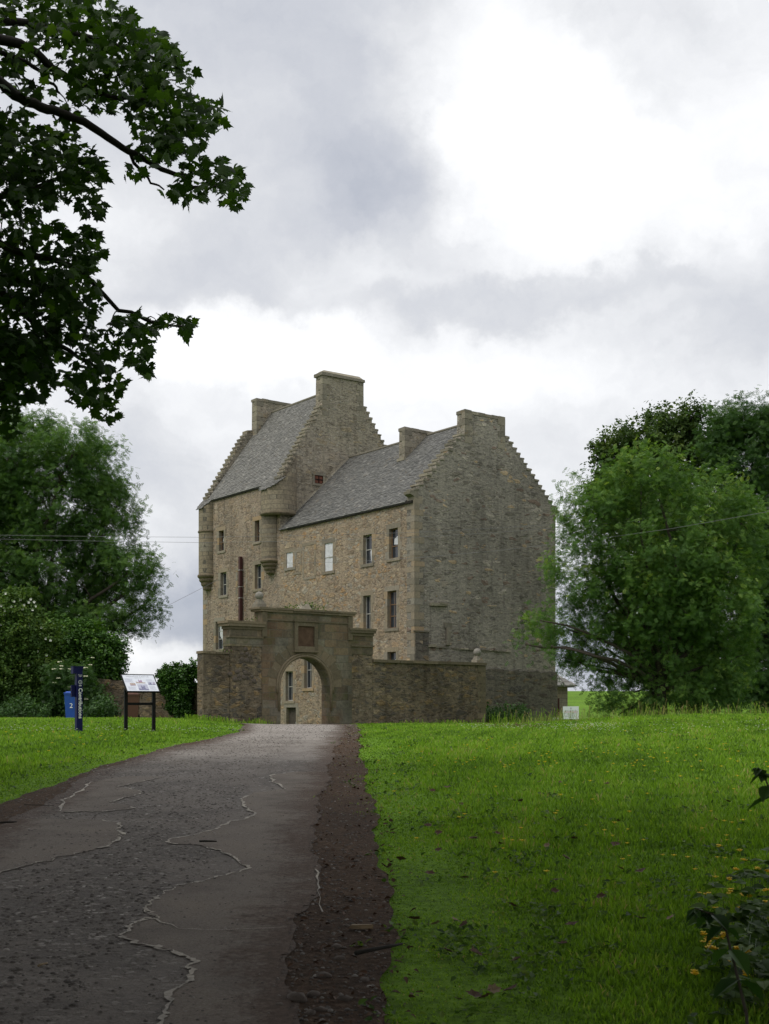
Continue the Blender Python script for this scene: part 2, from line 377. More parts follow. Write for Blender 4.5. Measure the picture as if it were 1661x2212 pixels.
def perface(name, stops, rough=.9, mott=.6, nscale=9, bstr=.4, spec=.2, lichen=0.0):
    """separate pieces (slates, dressed stones), each with its own tone from the face attribute"""
    m, nt, N, L, b = newmat(name); tc = nd(nt, 'ShaderNodeTexCoord'); O = tc.outputs['Object']
    at = nd(nt, 'ShaderNodeAttribute', attribute_name='rnd')
    col = ramp(nt, at.outputs['Fac'], stops); g = noise(nt, O, nscale, 5, .7)
    col = mixc(nt, mott, col, ramp(nt, g.outputs['Fac'], [(.25, (.5, .5, .5)), (.75, (1.35, 1.33, 1.3))]), 'MULTIPLY')
    if lichen:
        li = noise(nt, O, 6, 6, .75); col = mixc(nt, mth(nt, 'MULTIPLY', mapr(nt, li.outputs['Fac'], .56, .66), lichen), col, (.36, .35, .30))
        lo = noise(nt, O, 2.2, 5, .7); col = mixc(nt, mth(nt, 'MULTIPLY', mapr(nt, lo.outputs['Fac'], .58, .68), lichen * .8), col, (.27, .17, .06))
    L.new(col, b.inputs['Base Color']); b.inputs['Roughness'].default_value = rough; b.inputs['Specular IOR Level'].default_value = spec
    bump(nt, g.outputs['Fac'], b, bstr, .02); return m

def plain(name, col, rough=.6, metal=0, mott=.25, nscale=12, bstr=.15, spec=.4):
    m, nt, N, L, b = newmat(name); tc = nd(nt, 'ShaderNodeTexCoord'); g = noise(nt, tc.outputs['Object'], nscale, 5, .65)
    c = mixc(nt, mott, col, ramp(nt, g.outputs['Fac'], [(.25, (.4, .4, .4)), (.75, (1.4, 1.4, 1.4))]), 'MULTIPLY')
    L.new(c, b.inputs['Base Color']); b.inputs['Roughness'].default_value = rough; b.inputs['Metallic'].default_value = metal; b.inputs['Specular IOR Level'].default_value = spec
    bump(nt, g.outputs['Fac'], b, bstr, .01); return m

def leafmat(name, stops, trans=.35, rough=.45, spec=.4):
    m, nt, N, L, b = newmat(name); at = nd(nt, 'ShaderNodeAttribute', attribute_name='rnd')
    col = ramp(nt, at.outputs['Fac'], stops)
    L.new(col, b.inputs['Base Color']); b.inputs['Roughness'].default_value = rough; b.inputs['Specular IOR Level'].default_value = spec
    t = nd(nt, 'ShaderNodeBsdfTranslucent'); tcx = mixc(nt, 1.0, col, (1.3, 1.35, .6), 'MULTIPLY'); L.new(tcx, t.inputs[0])
    mx = nd(nt, 'ShaderNodeMixShader'); mx.inputs[0].default_value = trans
    L.new(b.outputs[0], mx.inputs[1]); L.new(t.outputs[0], mx.inputs[2])
    L.new(mx.outputs[0], N['Material Output'].inputs[0]); return m

M = {}
M['facade'] = rubble('facade_rubble', [(.25, .185, .125), (.33, .245, .16), (.40, .28, .165), (.33, .27, .20), (.37, .335, .28), (.44, .35, .24), (.27, .20, .14), (.42, .245, .10), (.32, .29, .25)], (.35, .272, .192), sc=(3.0, 3.0, 6.0), mort=.07, cover=.3, lichen=.3, dark=.35, tame=.15)
M['tower'] = rubble('tower_rubble', [(.23, .175, .125), (.31, .235, .165), (.36, .265, .18), (.29, .245, .195), (.38, .32, .25), (.24, .19, .145), (.35, .235, .14)], (.34, .265, .198), sc=(2.9, 2.9, 5.8), mort=.08, cover=.4, lichen=.4, dark=.4, tame=.2)
M['gable'] = rubble('gable_rubble', [(.17, .145, .11), (.26, .215, .155), (.23, .20, .155), (.46, .29, .10), (.21, .185, .15), (.29, .255, .20), (.42, .36, .28), (.24, .205, .155), (.17, .15, .12), (.21, .125, .08), (.26, .22, .16), (.22, .19, .15)], (.262, .23, .182), sc=(2.0, 2.0, 5.2), mort=.10, cover=.6, lichen=.75, dark=.55, tame=.12, joint_shade=.85, sat=.66, val=1.08, bigs=.34)
M['tgable'] = rubble('tower_gable_rubble', [(.19, .16, .12), (.27, .225, .165), (.25, .215, .17), (.31, .245, .15), (.22, .20, .16), (.29, .265, .22)], (.285, .245, .19), sc=(2.2, 2.2, 5.2), mort=.10, cover=.5, lichen=.7, dark=.5, tame=.2, joint_shade=.8, sat=.82, val=1.0)
M['plinth'] = rubble('plinth_rubble', [(.11, .09, .075), (.17, .14, .10), (.14, .12, .10), (.2, .15, .09), (.12, .11, .10)], (.155, .14, .115), sc=(1.9, 1.9, 4.6), mort=.1, cover=.55, lichen=.2, dark=.7)
M['yard'] = rubble('garden_wall_rubble', [(.12, .09, .06), (.19, .135, .08), (.26, .17, .07), (.13, .115, .10), (.22, .18, .13), (.11, .09, .07), (.17, .125, .08), (.28, .21, .12), (.10, .09, .08)], (.18, .14, .095), sc=(2.6, 2.6, 5.4), mort=.08, cover=.28, lichen=.2, dark=.8, tame=.2, joint_shade=.8, val=1.05)
M['ashlar'] = ashlar('gate_ashlar', [(.095, .082, .064), (.15, .125, .088), (.185, .145, .098), (.15, .14, .115), (.19, .17, .13)], dark=.7, mossy=.45, redden=.3)
M['turret'] = ashlar('turret_ashlar', [(.19, .165, .13), (.25, .21, .155), (.28, .235, .17), (.24, .225, .19)], bw=.55, bh=.27, dark=.45, redden=0.0)
M['dressed'] = perface('dressed_stone', [(0, (.20, .18, .145)), (.4, (.29, .24, .175)), (.7, (.26, .24, .205)), (1, (.36, .255, .15))], lichen=.25)
M['crow'] = perface('crowstep_stone', [(0, (.17, .155, .125)), (.5, (.23, .205, .165)), (1, (.30, .27, .21))], lichen=.5)
M['moulding'] = perface('moulded_stone', [(0, (.12, .10, .068)), (.6, (.16, .133, .092)), (1, (.20, .16, .11))], lichen=.2)
M['panelstone'] = plain('red_sandstone', (.105, .068, .047), .95, mott=.7, nscale=5, bstr=.5, spec=.1)
M['ball'] = plain('ball_stone', (.24, .225, .20), .95, mott=.7, nscale=14, bstr=.4, spec=.15)
M['slate'] = perface('stone_slates', [(0, (.105, .103, .096)), (.45, (.155, .151, .140)), (.8, (.20, .195, .18)), (1, (.27, .262, .24))], rough=.7, mott=.45, spec=.35, lichen=.22)
M['slate_dark'] = perface('grey_slates', [(0, (.085, .085, .082)), (.45, (.13, .129, .123)), (.8, (.17, .168, .158)), (1, (.23, .225, .21))], rough=.7, mott=.45, spec=.35, lichen=.22)
M['glass'] = plain('window_glass', (.035, .040, .048), .06, mott=.5, nscale=3, bstr=.05, spec=.6)
M['sheet'] = plain('plastic_sheet', (.62, .63, .66), .35, mott=.35, nscale=3, bstr=.5)
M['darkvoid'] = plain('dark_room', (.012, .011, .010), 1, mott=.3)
M['frame_old'] = plain('weathered_timber', (.20, .12, .065), .8, mott=.6, nscale=20)
M['frame_white'] = plain('painted_timber', (.42, .41, .38), .7, mott=.5, nscale=20)
M['door'] = plain('door_planks', (.075, .062, .05), .85, mott=.7, nscale=9)
M['rust'] = plain('oxide_red_steel', (.060, .018, .017), .65, mott=.5, nscale=6)
M['redbrick'] = plain('red_backing', (.15, .055, .035), .9, mott=.5)
M['black'] = plain('black_paint', (.006, .006, .006), .6, mott=.3, spec=.15)
M['navy'] = plain('navy_paint', (.007, .009, .060), .5, mott=.2, bstr=.03, spec=.12)
M['binblue'] = plain('blue_plastic', (.025, .085, .40), .42, mott=.2, bstr=.05)
M['binbrown'] = plain('brown_plastic', (.105, .047, .032), .5, mott=.25, bstr=.05)
M['white'] = plain('white_print', (.78, .78, .77), .6, mott=.08)
M['paper'] = plain('panel_print', (.66, .69, .76), .25, mott=.05, nscale=4, bstr=0.0)
M['signwhite'] = plain('sign_board', (.62, .66, .66), .5, mott=.12)
M['grey_ink'] = plain('grey_ink', (.36, .37, .40), .6, mott=.05)
M['dark_ink'] = plain('dark_ink', (.06, .065, .07), .6, mott=.05)
M['red_ink'] = plain('red_ink', (.42, .05, .06), .6, mott=.05)
M['ink_violet'] = plain('picture_violet', (.20, .20, .32), .5, mott=.8, nscale=40)
M['ink_pale'] = plain('picture_pale', (.44, .45, .56), .5, mott=.5, nscale=40)
M['ink_tan'] = plain('picture_tan', (.42, .33, .28), .5, mott=.8, nscale=40)
M['ink_mauve'] = plain('picture_mauve', (.36, .25, .36), .5, mott=.7, nscale=40)
M['wood'] = plain('post_wood', (.23, .14, .06), .85, mott=.5, nscale=15)
M['steel'] = plain('galvanised_steel', (.55, .57, .56), .45, metal=.3, mott=.2)
M['wire'] = plain('wire_grey', (.16, .16, .17), .6)
M['bark'] = plain('bark', (.055, .045, .034), .95, mott=.8, nscale=10, bstr=.8)
M['bark_dark'] = plain('dark_bark', (.022, .019, .015), .95, mott=.8, nscale=10, bstr=.8)
M['dead_leaf'] = plain('dead_leaf', (.075, .036, .016), .8, mott=.7, nscale=25)
M['dead_leaf_pale'] = plain('pale_dead_leaf', (.22, .16, .09), .8, mott=.6, nscale=25)
M['stone_loose'] = plain('loose_stone', (.10, .08, .065), .9, mott=.7, nscale=18, bstr=.4)
M['yellow'] = plain('yellow_petals', (.85, .60, .015), .6, mott=.2)
M['cream'] = plain('cream_petals', (.70, .68, .50), .7, mott=.2)
M['petal_white'] = plain('white_petals', (.75, .75, .70), .7, mott=.15)
M['petal_pink'] = plain('pink_petals', (.30, .10, .16), .7, mott=.3)
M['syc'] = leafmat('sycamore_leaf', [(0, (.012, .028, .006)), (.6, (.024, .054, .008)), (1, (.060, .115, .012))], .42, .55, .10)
M['ash'] = leafmat('ash_leaf', [(0, (.045, .100, .026)), (.5, (.095, .185, .044)), (.85, (.165, .275, .064)), (1, (.27, .36, .08))], .36, .55, .14)
M['ash_dark'] = leafmat('ash_leaf_dark', [(0, (.032, .074, .021)), (.5, (.068, .140, .034)), (1, (.14, .24, .055))], .34, .55, .14)
M['cherry'] = leafmat('cherry_leaf', [(0, (.030, .056, .015)), (.6, (.060, .105, .026)), (1, (.12, .17, .042))], .28, .6, .14)
M['ivy'] = leafmat('ivy_leaf', [(0, (.022, .060, .010)), (.6, (.060, .145, .020)), (1, (.14, .26, .035))], .2, .45, .3)
M['rose'] = leafmat('rose_leaf', [(0, (.032, .070, .013)), (.6, (.075, .14, .026)), (1, (.15, .215, .042))], .28, .6, .22)
M['weed'] = leafmat('weed_leaf', [(0, (.022, .058, .013)), (.6, (.044, .102, .022)), (1, (.085, .165, .034))], .28, .5, .3)
M['grass'] = leafmat('grass_blade', [(0, (.062, .125, .012)), (.45, (.160, .295, .020)), (.8, (.235, .385, .032)), (.93, (.30, .36, .07)), (1, (.38, .31, .14))], .35, .6, .3)
M['straw'] = leafmat('dry_stalks', [(0, (.10, .12, .03)), (.6, (.22, .19, .08)), (1, (.32, .25, .13))], .3, .7, .2)

def ground_mat(name, cols, nscale, big=.5, bstr=.6):
    m, nt, N, L, b = newmat(name); tc = nd(nt, 'ShaderNodeTexCoord'); O = tc.outputs['Object']
    g = noise(nt, O, nscale, 8, .7); col = ramp(nt, g.outputs['Fac'], [(.3, cols[0]), (.5, cols[1]), (.68, cols[2])])
    bg_ = noise(nt, O, big, 5, .6); col = mixc(nt, .6, col, ramp(nt, bg_.outputs['Fac'], [(.3, (.6, .6, .6)), (.7, (1.3, 1.25, 1.1))]), 'MULTIPLY')
    L.new(col, b.inputs['Base Color']); b.inputs['Roughness'].default_value = .95; b.inputs['Specular IOR Level'].default_value = .15
    bump(nt, g.outputs['Fac'], b, bstr, .04); return m
M['lawn'] = ground_mat('lawn_ground', [(.040, .080, .010), (.10, .20, .014), (.16, .29, .022)], 14)
M['dirt'] = ground_mat('verge_dirt', [(.026, .017, .011), (.070, .045, .030), (.13, .088, .060)], 24, 1.2, 1.0)
def dirt_edge(nt, O, col):
    at = nd(nt, 'ShaderNodeAttribute', attribute_name='rnd'); n1 = noise(nt, O, 3.2, 6, .7); n2 = noise(nt, O, 25, 6, .75)
    d = mth(nt, 'ADD', at.outputs['Fac'], mth(nt, 'ADD', mth(nt, 'MULTIPLY', mth(nt, 'SUBTRACT', n1.outputs['Fac'], .5), 1.1), mth(nt, 'MULTIPLY', mth(nt, 'SUBTRACT', n2.outputs['Fac'], .5), .7)))
    dc = ramp(nt, n2.outputs['Fac'], [(.3, (.038, .026, .017)), (.5, (.075, .050, .035)), (.7, (.12, .086, .062))])
    return mixc(nt, mapr(nt, d, .04, .50), dc, col)
def cobble_mat():
    m, nt, N, L, b = newmat('worn_cobbles'); tc = nd(nt, 'ShaderNodeTexCoord'); O = tc.outputs['Object']
    w = noise(nt, O, 7, 5); wv = nd(nt, 'ShaderNodeVectorMath', operation='MULTIPLY_ADD'); L.new(w.outputs['Color'], wv.inputs[0]); wv.inputs[1].default_value = (.16, .16, 0); L.new(O, wv.inputs[2])
    v = nd(nt, 'ShaderNodeTexVoronoi'); v.inputs['Scale'].default_value = 21; L.new(wv.outputs[0], v.inputs['Vector'])
    sp = nd(nt, 'ShaderNodeSeparateColor'); L.new(v.outputs['Color'], sp.inputs[0])
    st = ramp(nt, sp.outputs[0], [(0, (.105, .092, .078)), (.5, (.165, .147, .126)), (.85, (.225, .205, .18)), (1, (.36, .335, .30))])
    st = mixc(nt, mapr(nt, v.outputs['Distance'], .36, .62), st, (.085, .072, .060))
    gone = noise(nt, O, 4.5, 5, .7); st = mixc(nt, mapr(nt, mth(nt, 'ADD', sp.outputs[1], mth(nt, 'MULTIPLY', gone.outputs['Fac'], 1.4)), 1.28, 1.20), (.098, .083, .070), st) if 0 else mixc(nt, mapr(nt, mth(nt, 'ADD', sp.outputs[1], mth(nt, 'MULTIPLY', gone.outputs['Fac'], 1.4)), 1.05, 1.20), st, (.105, .090, .076))
    worn = noise(nt, O, 1.1, 5, .65); st = mixc(nt, mth(nt, 'MULTIPLY', mapr(nt, worn.outputs['Fac'], .43, .62), .75), st, (.165, .142, .120))
    far = noise(nt, O, .35, 3, .5)
    fine = noise(nt, O, 60, 4, .7); st = mixc(nt, .6, st, ramp(nt, fine.outputs['Fac'], [(.25, (.5, .5, .5)), (.75, (1.4, 1.4, 1.4))]), 'MULTIPLY')
    sy = nd(nt, 'ShaderNodeSeparateXYZ'); L.new(O, sy.inputs[0]); gn = noise(nt, O, .5, 6, .7); gf = noise(nt, O, 30, 6, .75)
    loose = mapr(nt, mth(nt, 'ADD', sy.outputs[1], mth(nt, 'MULTIPLY', mth(nt, 'SUBTRACT', gn.outputs['Fac'], .5), 40)), 14, 34)
    st = mixc(nt, loose, st, ramp(nt, gf.outputs['Fac'], [(.3, (.17, .15, .13)), (.5, (.29, .262, .235)), (.7, (.40, .37, .34))]))
    st = dirt_edge(nt, O, st); L.new(st, b.inputs['Base Color']); b.inputs['Roughness'].default_value = .8; b.inputs['Specular IOR Level'].default_value = .3
    rg = noise(nt, O, 16, 6, .7); h = mth(nt, 'ADD', mth(nt, 'MULTIPLY', fine.outputs['Fac'], .35), mth(nt, 'SUBTRACT', mth(nt, 'MULTIPLY', rg.outputs['Fac'], .9), mth(nt, 'MULTIPLY', v.outputs['Distance'], mapr(nt, mth(nt, 'ADD', sp.outputs[1], mth(nt, 'MULTIPLY', gone.outputs['Fac'], 1.4)), 1.05, 1.20, .7, .05)))); bump(nt, h, b, .9, .03); return m
M['cobble'] = cobble_mat()
M['gravel_sheet'] = ground_mat('forecourt_gravel', [(.17, .15, .13), (.29, .26, .232), (.40, .365, .335)], 30, .6, .6)
def patch_mat():
    m, nt, N, L, b = newmat('smooth_asphalt'); tc = nd(nt, 'ShaderNodeTexCoord'); O = tc.outputs['Object']
    g = noise(nt, O, 70, 8, .8); col = ramp(nt, g.outputs['Fac'], [(.28, (.075, .064, .053)), (.5, (.150, .128, .106)), (.7, (.225, .195, .165))])
    bg_ = noise(nt, O, 1.3, 6, .65); col = mixc(nt, .8, col, ramp(nt, bg_.outputs['Fac'], [(.3, (.62, .6, .58)), (.5, (1, 1, 1)), (.7, (1.18, 1.15, 1.1))]), 'MULTIPLY')
    sp = noise(nt, O, 28, 3, .6); col = mixc(nt, mapr(nt, sp.outputs['Fac'], .66, .72), col, (.035, .030, .026))
    col = dirt_edge(nt, O, col); L.new(col, b.inputs['Base Color']); b.inputs['Roughness'].default_value = .85; b.inputs['Specular IOR Level'].default_value = .2
    bump(nt, g.outputs['Fac'], b, .5, .02); return m
M['patch'] = patch_mat()
M['edge'] = ground_mat('patch_edge', [(.24, .225, .20), (.36, .335, .30), (.47, .44, .40)], 30, 2, .4)
M['pebble'] = perface('path_pebbles', [(0, (.05, .042, .035)), (.5, (.095, .082, .070)), (.85, (.14, .125, .108)), (1, (.24, .22, .195))], rough=.8, spec=.3)

# ------------------------------------------------------------------ ground and path
def grid_sheet(name, xs, ys, mat, dz=0.0, kind='structure'):
    X, Y = np.meshgrid(xs, ys); Z = gz(X, Y) + dz; nx, ny = len(xs), len(ys)
    V = np.stack([X.ravel(), Y.ravel(), Z.ravel()], 1)
    i = (np.arange(ny - 1)[:, None] * nx + np.arange(nx - 1)[None]).ravel()
    q = np.stack([i, i + 1, i + nx + 1, i + nx], 1)
    o = fast(name, V, [q], np.zeros(len(q)), mat, shade=True); return tag(o, kind=kind)
def spaced(a, b, s, tail):
    m = np.arange(a, b + 1e-6, s); k = np.geomspace(1, tail, 26); return np.concatenate([a - k[::-1] + 0.5 * 0, m[1:-1], b + k])
grid_sheet('ground', spaced(-26, 30, .3, 2500), spaced(-8, 84, .3, 2500), M['lawn'])

left_px = [(-2600, 2212), (-900, 1950), (-250, 1800), (0, 1742), (60, 1716), (150, 1685), (230, 1655), (330, 1625), (420, 1604), (480, 1592), (515, 1583), (520, 1576)]
right_px = [(850, 2212), (848, 2080), (836, 1950), (820, 1830), (805, 1740), (790, 1680), (776, 1620), (776, 1590), (778, 1578), (772, 1571)]
def edge_fn(pts, extra):
    P = [hit(*p) for p in pts]; a = sorted([(p.y, p.x) for p in P] + extra)
    ys = np.array([q[0] for q in a]); xs = np.array([q[1] for q in a]); return lambda y: np.interp(y, ys, xs)
def lxy(lx, ly):      # castle-frame coordinates to world
    return C0[0] + lx * CA - ly * CB, C0[1] + lx * CB + ly * CA
_gl = lxy(-10.6 + 2.41 * 0, -4.0)
XL0 = edge_fn(left_px, [(-8, -6.5), (43, -5.0), (46, -5.6), (47.5, -5.5), (49, -4.75), (50, -4.45), (51, -4.5), (54, -5.2), (66, -12)])
XR0 = edge_fn(right_px, [(-8, .2), (50, -1.15), (51.5, -1.9), (52.6, -2.25), (54, -2.6), (60, -4.0), (66, -9)])
def wob(y, s): return .04 * np.sin(y * 1.3 + s) + .02 * np.sin(y * 3.7 + 2 * s) + .015 * np.sin(y * 9.7 + s)
XL = lambda y: XL0(y) + wob(np.asarray(y), 1.0); XR = lambda y: XR0(y) + wob(np.asarray(y), 4.0)
def strip(name, f0, f1, y0, y1, mat, dz, cols=16, step=.1):
    ys = np.concatenate([np.arange(y0, 4, .3), np.arange(4, min(y1, 16), .03), np.arange(16, y1 + 1e-6, step)]) if y0 < 4 else np.arange(y0, y1 + 1e-6, step); t = np.linspace(0, 1, cols)
    X = f0(ys)[:, None] * (1 - t) + f1(ys)[:, None] * t; Y = np.repeat(ys[:, None], cols, 1); Z = gz(X, Y) + dz
    i = (np.arange(len(ys) - 1)[:, None] * cols + np.arange(cols - 1)[None]).ravel()
    q = np.stack([i, i + 1, i + cols + 1, i + cols], 1)
    return tag(fast(name, np.stack([X.ravel(), Y.ravel(), Z.ravel()], 1), [q], np.zeros(len(q)), mat, shade=True), kind='structure')
strip('verge', XL, XR, -6, 62, M['dirt'], .018)
pav_r = edge_fn([(640, 2212), (640, 2000), (688, 1900), (690, 1850), (675, 1780), (705, 1700), (716, 1640), (735, 1600), (748, 1580)], [(-8, -.5), (45, -1.5), (62, -6.2)])
pav_l = edge_fn([(-300, 1960), (-100, 1850), (0, 1793), (80, 1748), (120, 1722), (160, 1695), (230, 1662), (330, 1630), (440, 1606), (500, 1588)], [(-8, -6.2), (45, -5.4), (62, -9)])
PL = lambda y: np.maximum(pav_l(y) + wob(np.asarray(y), 2.2), XL0(y) + .05); PR = lambda y: np.minimum(pav_r(y) + wob(np.asarray(y) * 1.3, .4), XR0(y) - .05)
po = strip('path', PL, PR, -6, 62, M['cobble'], .023, 60)
def edge_attr(o):
    me = o.data; c = np.empty(len(me.polygons) * 3); me.polygons.foreach_get('center', c); c = c.reshape(-1, 3)
    d = np.minimum(PR(c[:, 1]) - c[:, 0], (c[:, 0] - PL(c[:, 1]))); me.attributes['rnd'].data.foreach_set('value', d.astype(np.float32))
edge_attr(po)

def inside(poly, x, y):
    r = np.zeros(x.shape, bool); n = len(poly)
    for i in range(n):
        (x1, y1), (x2, y2) = poly[i], poly[i - 1]
        c = ((y1 > y) != (y2 > y)); r ^= c & (x < (x2 - x1) * (y - y1) / (y2 - y1 + 1e-12) + x1)
    return r
def Z1(zx, zy): return (zx * .5201, 1512 + zy * .5201)     # enlarged lower-left view -> photograph units
def rough(pts, amp, n=5):
    out = []
    for a, b in zip(pts[:-1], pts[1:]):
        L = (b - a).length
        for k in range(n):
            p = a.lerp(b, k / n); out.append(p + Vector((random.gauss(0, 1), random.gauss(0, 1), 0)) * min(amp, L * .12) * (0 if k == 0 else 1))
    return out + [pts[-1]]
def patch(zpts, closed_right=None):
    """a smooth repair in the cobbles and the worn pale edge around it"""
    P = rough([hit(*Z1(*p)) for p in zpts], .022, 4); poly = [(p.x, p.y) for p in P]
    if closed_right: poly += [(float(PR(y)) - .02, y) for y in np.linspace(poly[-1][1], poly[0][1], 40)]
    xs = [p[0] for p in poly]; ys = [p[1] for p in poly]; s = .03
    X, Y = np.meshgrid(np.arange(min(xs), max(xs) + s, s), np.arange(min(ys), max(ys) + s, s))
    ok = inside(poly, X + s / 2, Y + s / 2) & (X > PL(Y) + .02); nx = X.shape[1]; V = np.stack([X.ravel(), Y.ravel(), gz(X, Y).ravel() + .0275], 1)
    j, i = np.nonzero(ok[:-1, :-1]); a = j * nx + i; q = np.stack([a, a + 1, a + nx + 1, a + nx], 1)
    used, inv = np.unique(q, return_inverse=True)
    ap = tag(fast('asphalt_patch', V[used], [inv.reshape(-1, 4)], np.zeros(len(q)), M['patch'], shade=True), kind='structure'); edge_attr(ap)
    return P
def pale_edge(P, wmin=.012, wmax=.05):
    P = rough(P, .012, 3); mb = MB(); n = len(P); wd = [.4 * max(.004, (wmin + (wmax - wmin) * abs(math.sin(i * .35 + random.random())) ** 1.5) * (.3 + .7 * (random.random() > .25))) for i in range(n)]
    L = []; Rr = []
    for i in range(n):
        d = (P[min(i + 1, n - 1)] - P[max(i - 1, 0)]); d.z = 0; d = d.normalized() if d.length > 1e-6 else Vector((1, 0, 0)); s = Vector((-d.y, d.x, 0)) * wd[i]
        for lst, q in ((L, P[i] + s), (Rr, P[i] - s)): lst.append((q.x, q.y, gz1(q.x, q.y) + .0315))
    for i in range(n - 1): mb.face([L[i], Rr[i], Rr[i + 1], L[i + 1]])
    tag(mb.build('path_edge_crust', M['edge']), kind='structure')
p1 = [(690, 325), (520, 325), (380, 350), (330, 390), (262, 430), (250, 475), (430, 475), (540, 465), (560, 450), (455, 435), (580, 400), (585, 385), (490, 370), (600, 345), (690, 325)]
P = patch(p1); pale_edge(P[8:32], .015, .05); pale_edge(P[36:56], .008, .03)
p2 = [(-900, 560), (-300, 530), (120, 505), (430, 510), (495, 525), (480, 550), (500, 585), (430, 625), (330, 650), (150, 690), (0, 735), (-400, 830), (-1000, 1000)]
P = patch(p2); pale_edge(P[12:30], .012, .05); pale_edge(P[32:45], .006, .025)
p3 = [(1370, 306), (1240, 305), (1125, 322), (1130, 350), (1185, 380), (1050, 395), (1000, 420), (1030, 465), (1055, 490), (1020, 507), (950, 520), (900, 550), (700, 595), (720, 610), (820, 615), (920, 640), (970, 665), (1040, 715), (940, 745), (840, 770), (760, 785), (690, 810), (620, 855), (600, 885), (650, 930), (600, 925), (545, 950), (515, 1010), (570, 1035), (720, 1060), (820, 1110), (795, 1160), (740, 1220), (680, 1343), (600, 1500)]
P = patch(p3, True); pale_edge(P[4:17], .012, .05); pale_edge(P[22:54], .012, .05); pale_edge(P[58:86], .008, .04); pale_edge(P[86:136], .014, .05)
pale_edge([hit(*Z1(*q)) for q in ((600, 885), (650, 930), (740, 972), (900, 978), (1190, 965))], .006, .022)
pale_edge([hit(*Z1(*q)) for q in ((1310, 720), (1322, 770), (1318, 810), (1340, 900))], .004, .02)

# ------------------------------------------------------------------ the castle
castle = empty('castle', (C0[0], C0[1], 0), R(37.03), 'tall stone tower house with crow-stepped gables, steep slate roofs and a lower wing', 'castle')
def kx(px): return (px - CX) / F
def fy(px): k = kx(px); return (C0[0] - 60 * k) / (CB + k * CA)               # along the long front
def fz(py, ly): return EYE + (HY - py) / F * (60 + CA * ly)
def fr(x0, x1, y0, y1):      # opening in the long front seen at this box of the photograph
    a, b = fy(x1), fy(x0); m = (a + b) / 2; return (a, b, fz(y1, m), fz(y0, m))
TY0, TY1, TX = 12.56, 21.85, 9.1      # tower: start and end along the front, depth
HE, TE = 12.0, 14.87                  # eaves
HX = 9.87
house_open = [('dark', fr(840.3, 859.9, 1141, 1206)), ('curtain', fr(784.4, 803.4, 1155, 1218)), ('sheet', fr(701, 719, 1173, 1234)), ('sheet', fr(618.5, 634.6, 1193, 1226)),
              ('three', fr(836.7, 856.5, 1276, 1357)), ('two', fr(785, 801, 1286, 1362)), ('dark', fr(836.7, 855.6, 1408, 1470)),
              ('dark', fr(664, 675, 1307, 1350)), ('two', fr(617, 633, 1450, 1514)), ('two', fr(657.4, 673.6, 1404, 1487)), ('door', fr(618.5, 639.5, 1528, 1594))]
tower_open = [('dark', fr(550.3, 560.6, 1124, 1170)), ('dark', fr(472.8, 483.7, 1146, 1190)), ('two', fr(476.3, 489.3, 1236, 1286)), ('two', fr(550.4, 564.7, 1219, 1272)), ('torn', fr(465.9, 481.6, 1342, 1403))]

def wall_grid(mb, u0, u1, z0, z1, ops, depth=.22, x=0.0):
    us = sorted({u0, u1, *[o[0] for o in ops], *[o[1] for o in ops]}); zs = sorted({z0, z1, *[o[2] for o in ops], *[o[3] for o in ops]})
    for a, b in zip(us[:-1], us[1:]):
        for c, d in zip(zs[:-1], zs[1:]):
            um, zm = (a + b) / 2, (c + d) / 2
            if any(o[0] < um < o[1] and o[2] < zm < o[3] for o in ops): continue
            mb.face([(x, a, c), (x, a, d), (x, b, d), (x, b, c)])
    for a, b, c, d in ops:
        X = x + depth
        mb.face([(x, a, c), (X, a, c), (X, a, d), (x, a, d)]); mb.face([(x, b, c), (x, b, d), (X, b, d), (X, b, c)])
        mb.face([(x, a, d), (X, a, d), (X, b, d), (x, b, d)]); mb.face([(x, a, c), (x, b, c), (X, b, c), (X, a, c)])

def stepped(x0, z0, xa, za, xb, zb, x1, z1, nl, nr, chz):
    """silhouette of a crow-stepped gable that carries a chimney between xa and xb"""
    p = []; sw = (xa - x0) / nl; sh = (za - z0) / (nl - 1)
    for i in range(nl):
        z = z0 + sh * i + random.uniform(-.03, .03); a = x0 + sw * i + (random.uniform(-.03, .03) if i else 0)
        p += [(a, z)]; p += [(x0 + sw * (i + 1) if i == nl - 1 else None, z)]
    q = []
    for i, (a, z) in enumerate(p): q.append((a if a is not None else p[i + 1][0], z))
    sw = (x1 - xb) / nr; sh = (zb - z1) / (nr - 1); rr = []
    for i in range(nr):
        z = zb - sh * i + random.uniform(-.03, .03); rr += [[xb + sw * i + (random.uniform(-.03, .03) if i else 0), z], [None, z]]
    for i in range(1, len(rr), 2): rr[i][0] = rr[i + 1][0] if i + 1 < len(rr) else x1
    top = [(xa, chz), (xb, chz)] if chz else []
    return q, [tuple(r) for r in rr], top
def gable_poly(st, zb, x0, x1, xa, xb):
    l, r, t = st; mid = t if t else [(xa, l[-1][1] + .3), (xb, r[0][1] + .3)]
    return [(x0, zb)] + l + mid + r + [(x1, zb)]

# the lower wing
mb = MB(); wall_grid(mb, .6, TY0, -.7, HE, [o[1] for o in house_open]); house_front = mb.build('wing_front_wall', M['facade'], castle)
h_st = stepped(0, 12.55, 3.30, 15.75, 6.13, 16.0, HX, 12.7, 12, 14, 0)
mb = MB(); mb.prism(gable_poly(h_st, -.7, 0, HX, 3.30, 6.13), lambda u, w, d: (u, d, w), 0, .6)
house_gable = mb.build('wing_gable_wall', M['gable'], castle, fix=True)
mb = MB(); mb.face([(HX, .6, -.7), (HX, TY0, -.7), (HX, TY0, HE), (HX, .6, HE)]); mb.build('wing_rear_wall', M['facade'], castle)
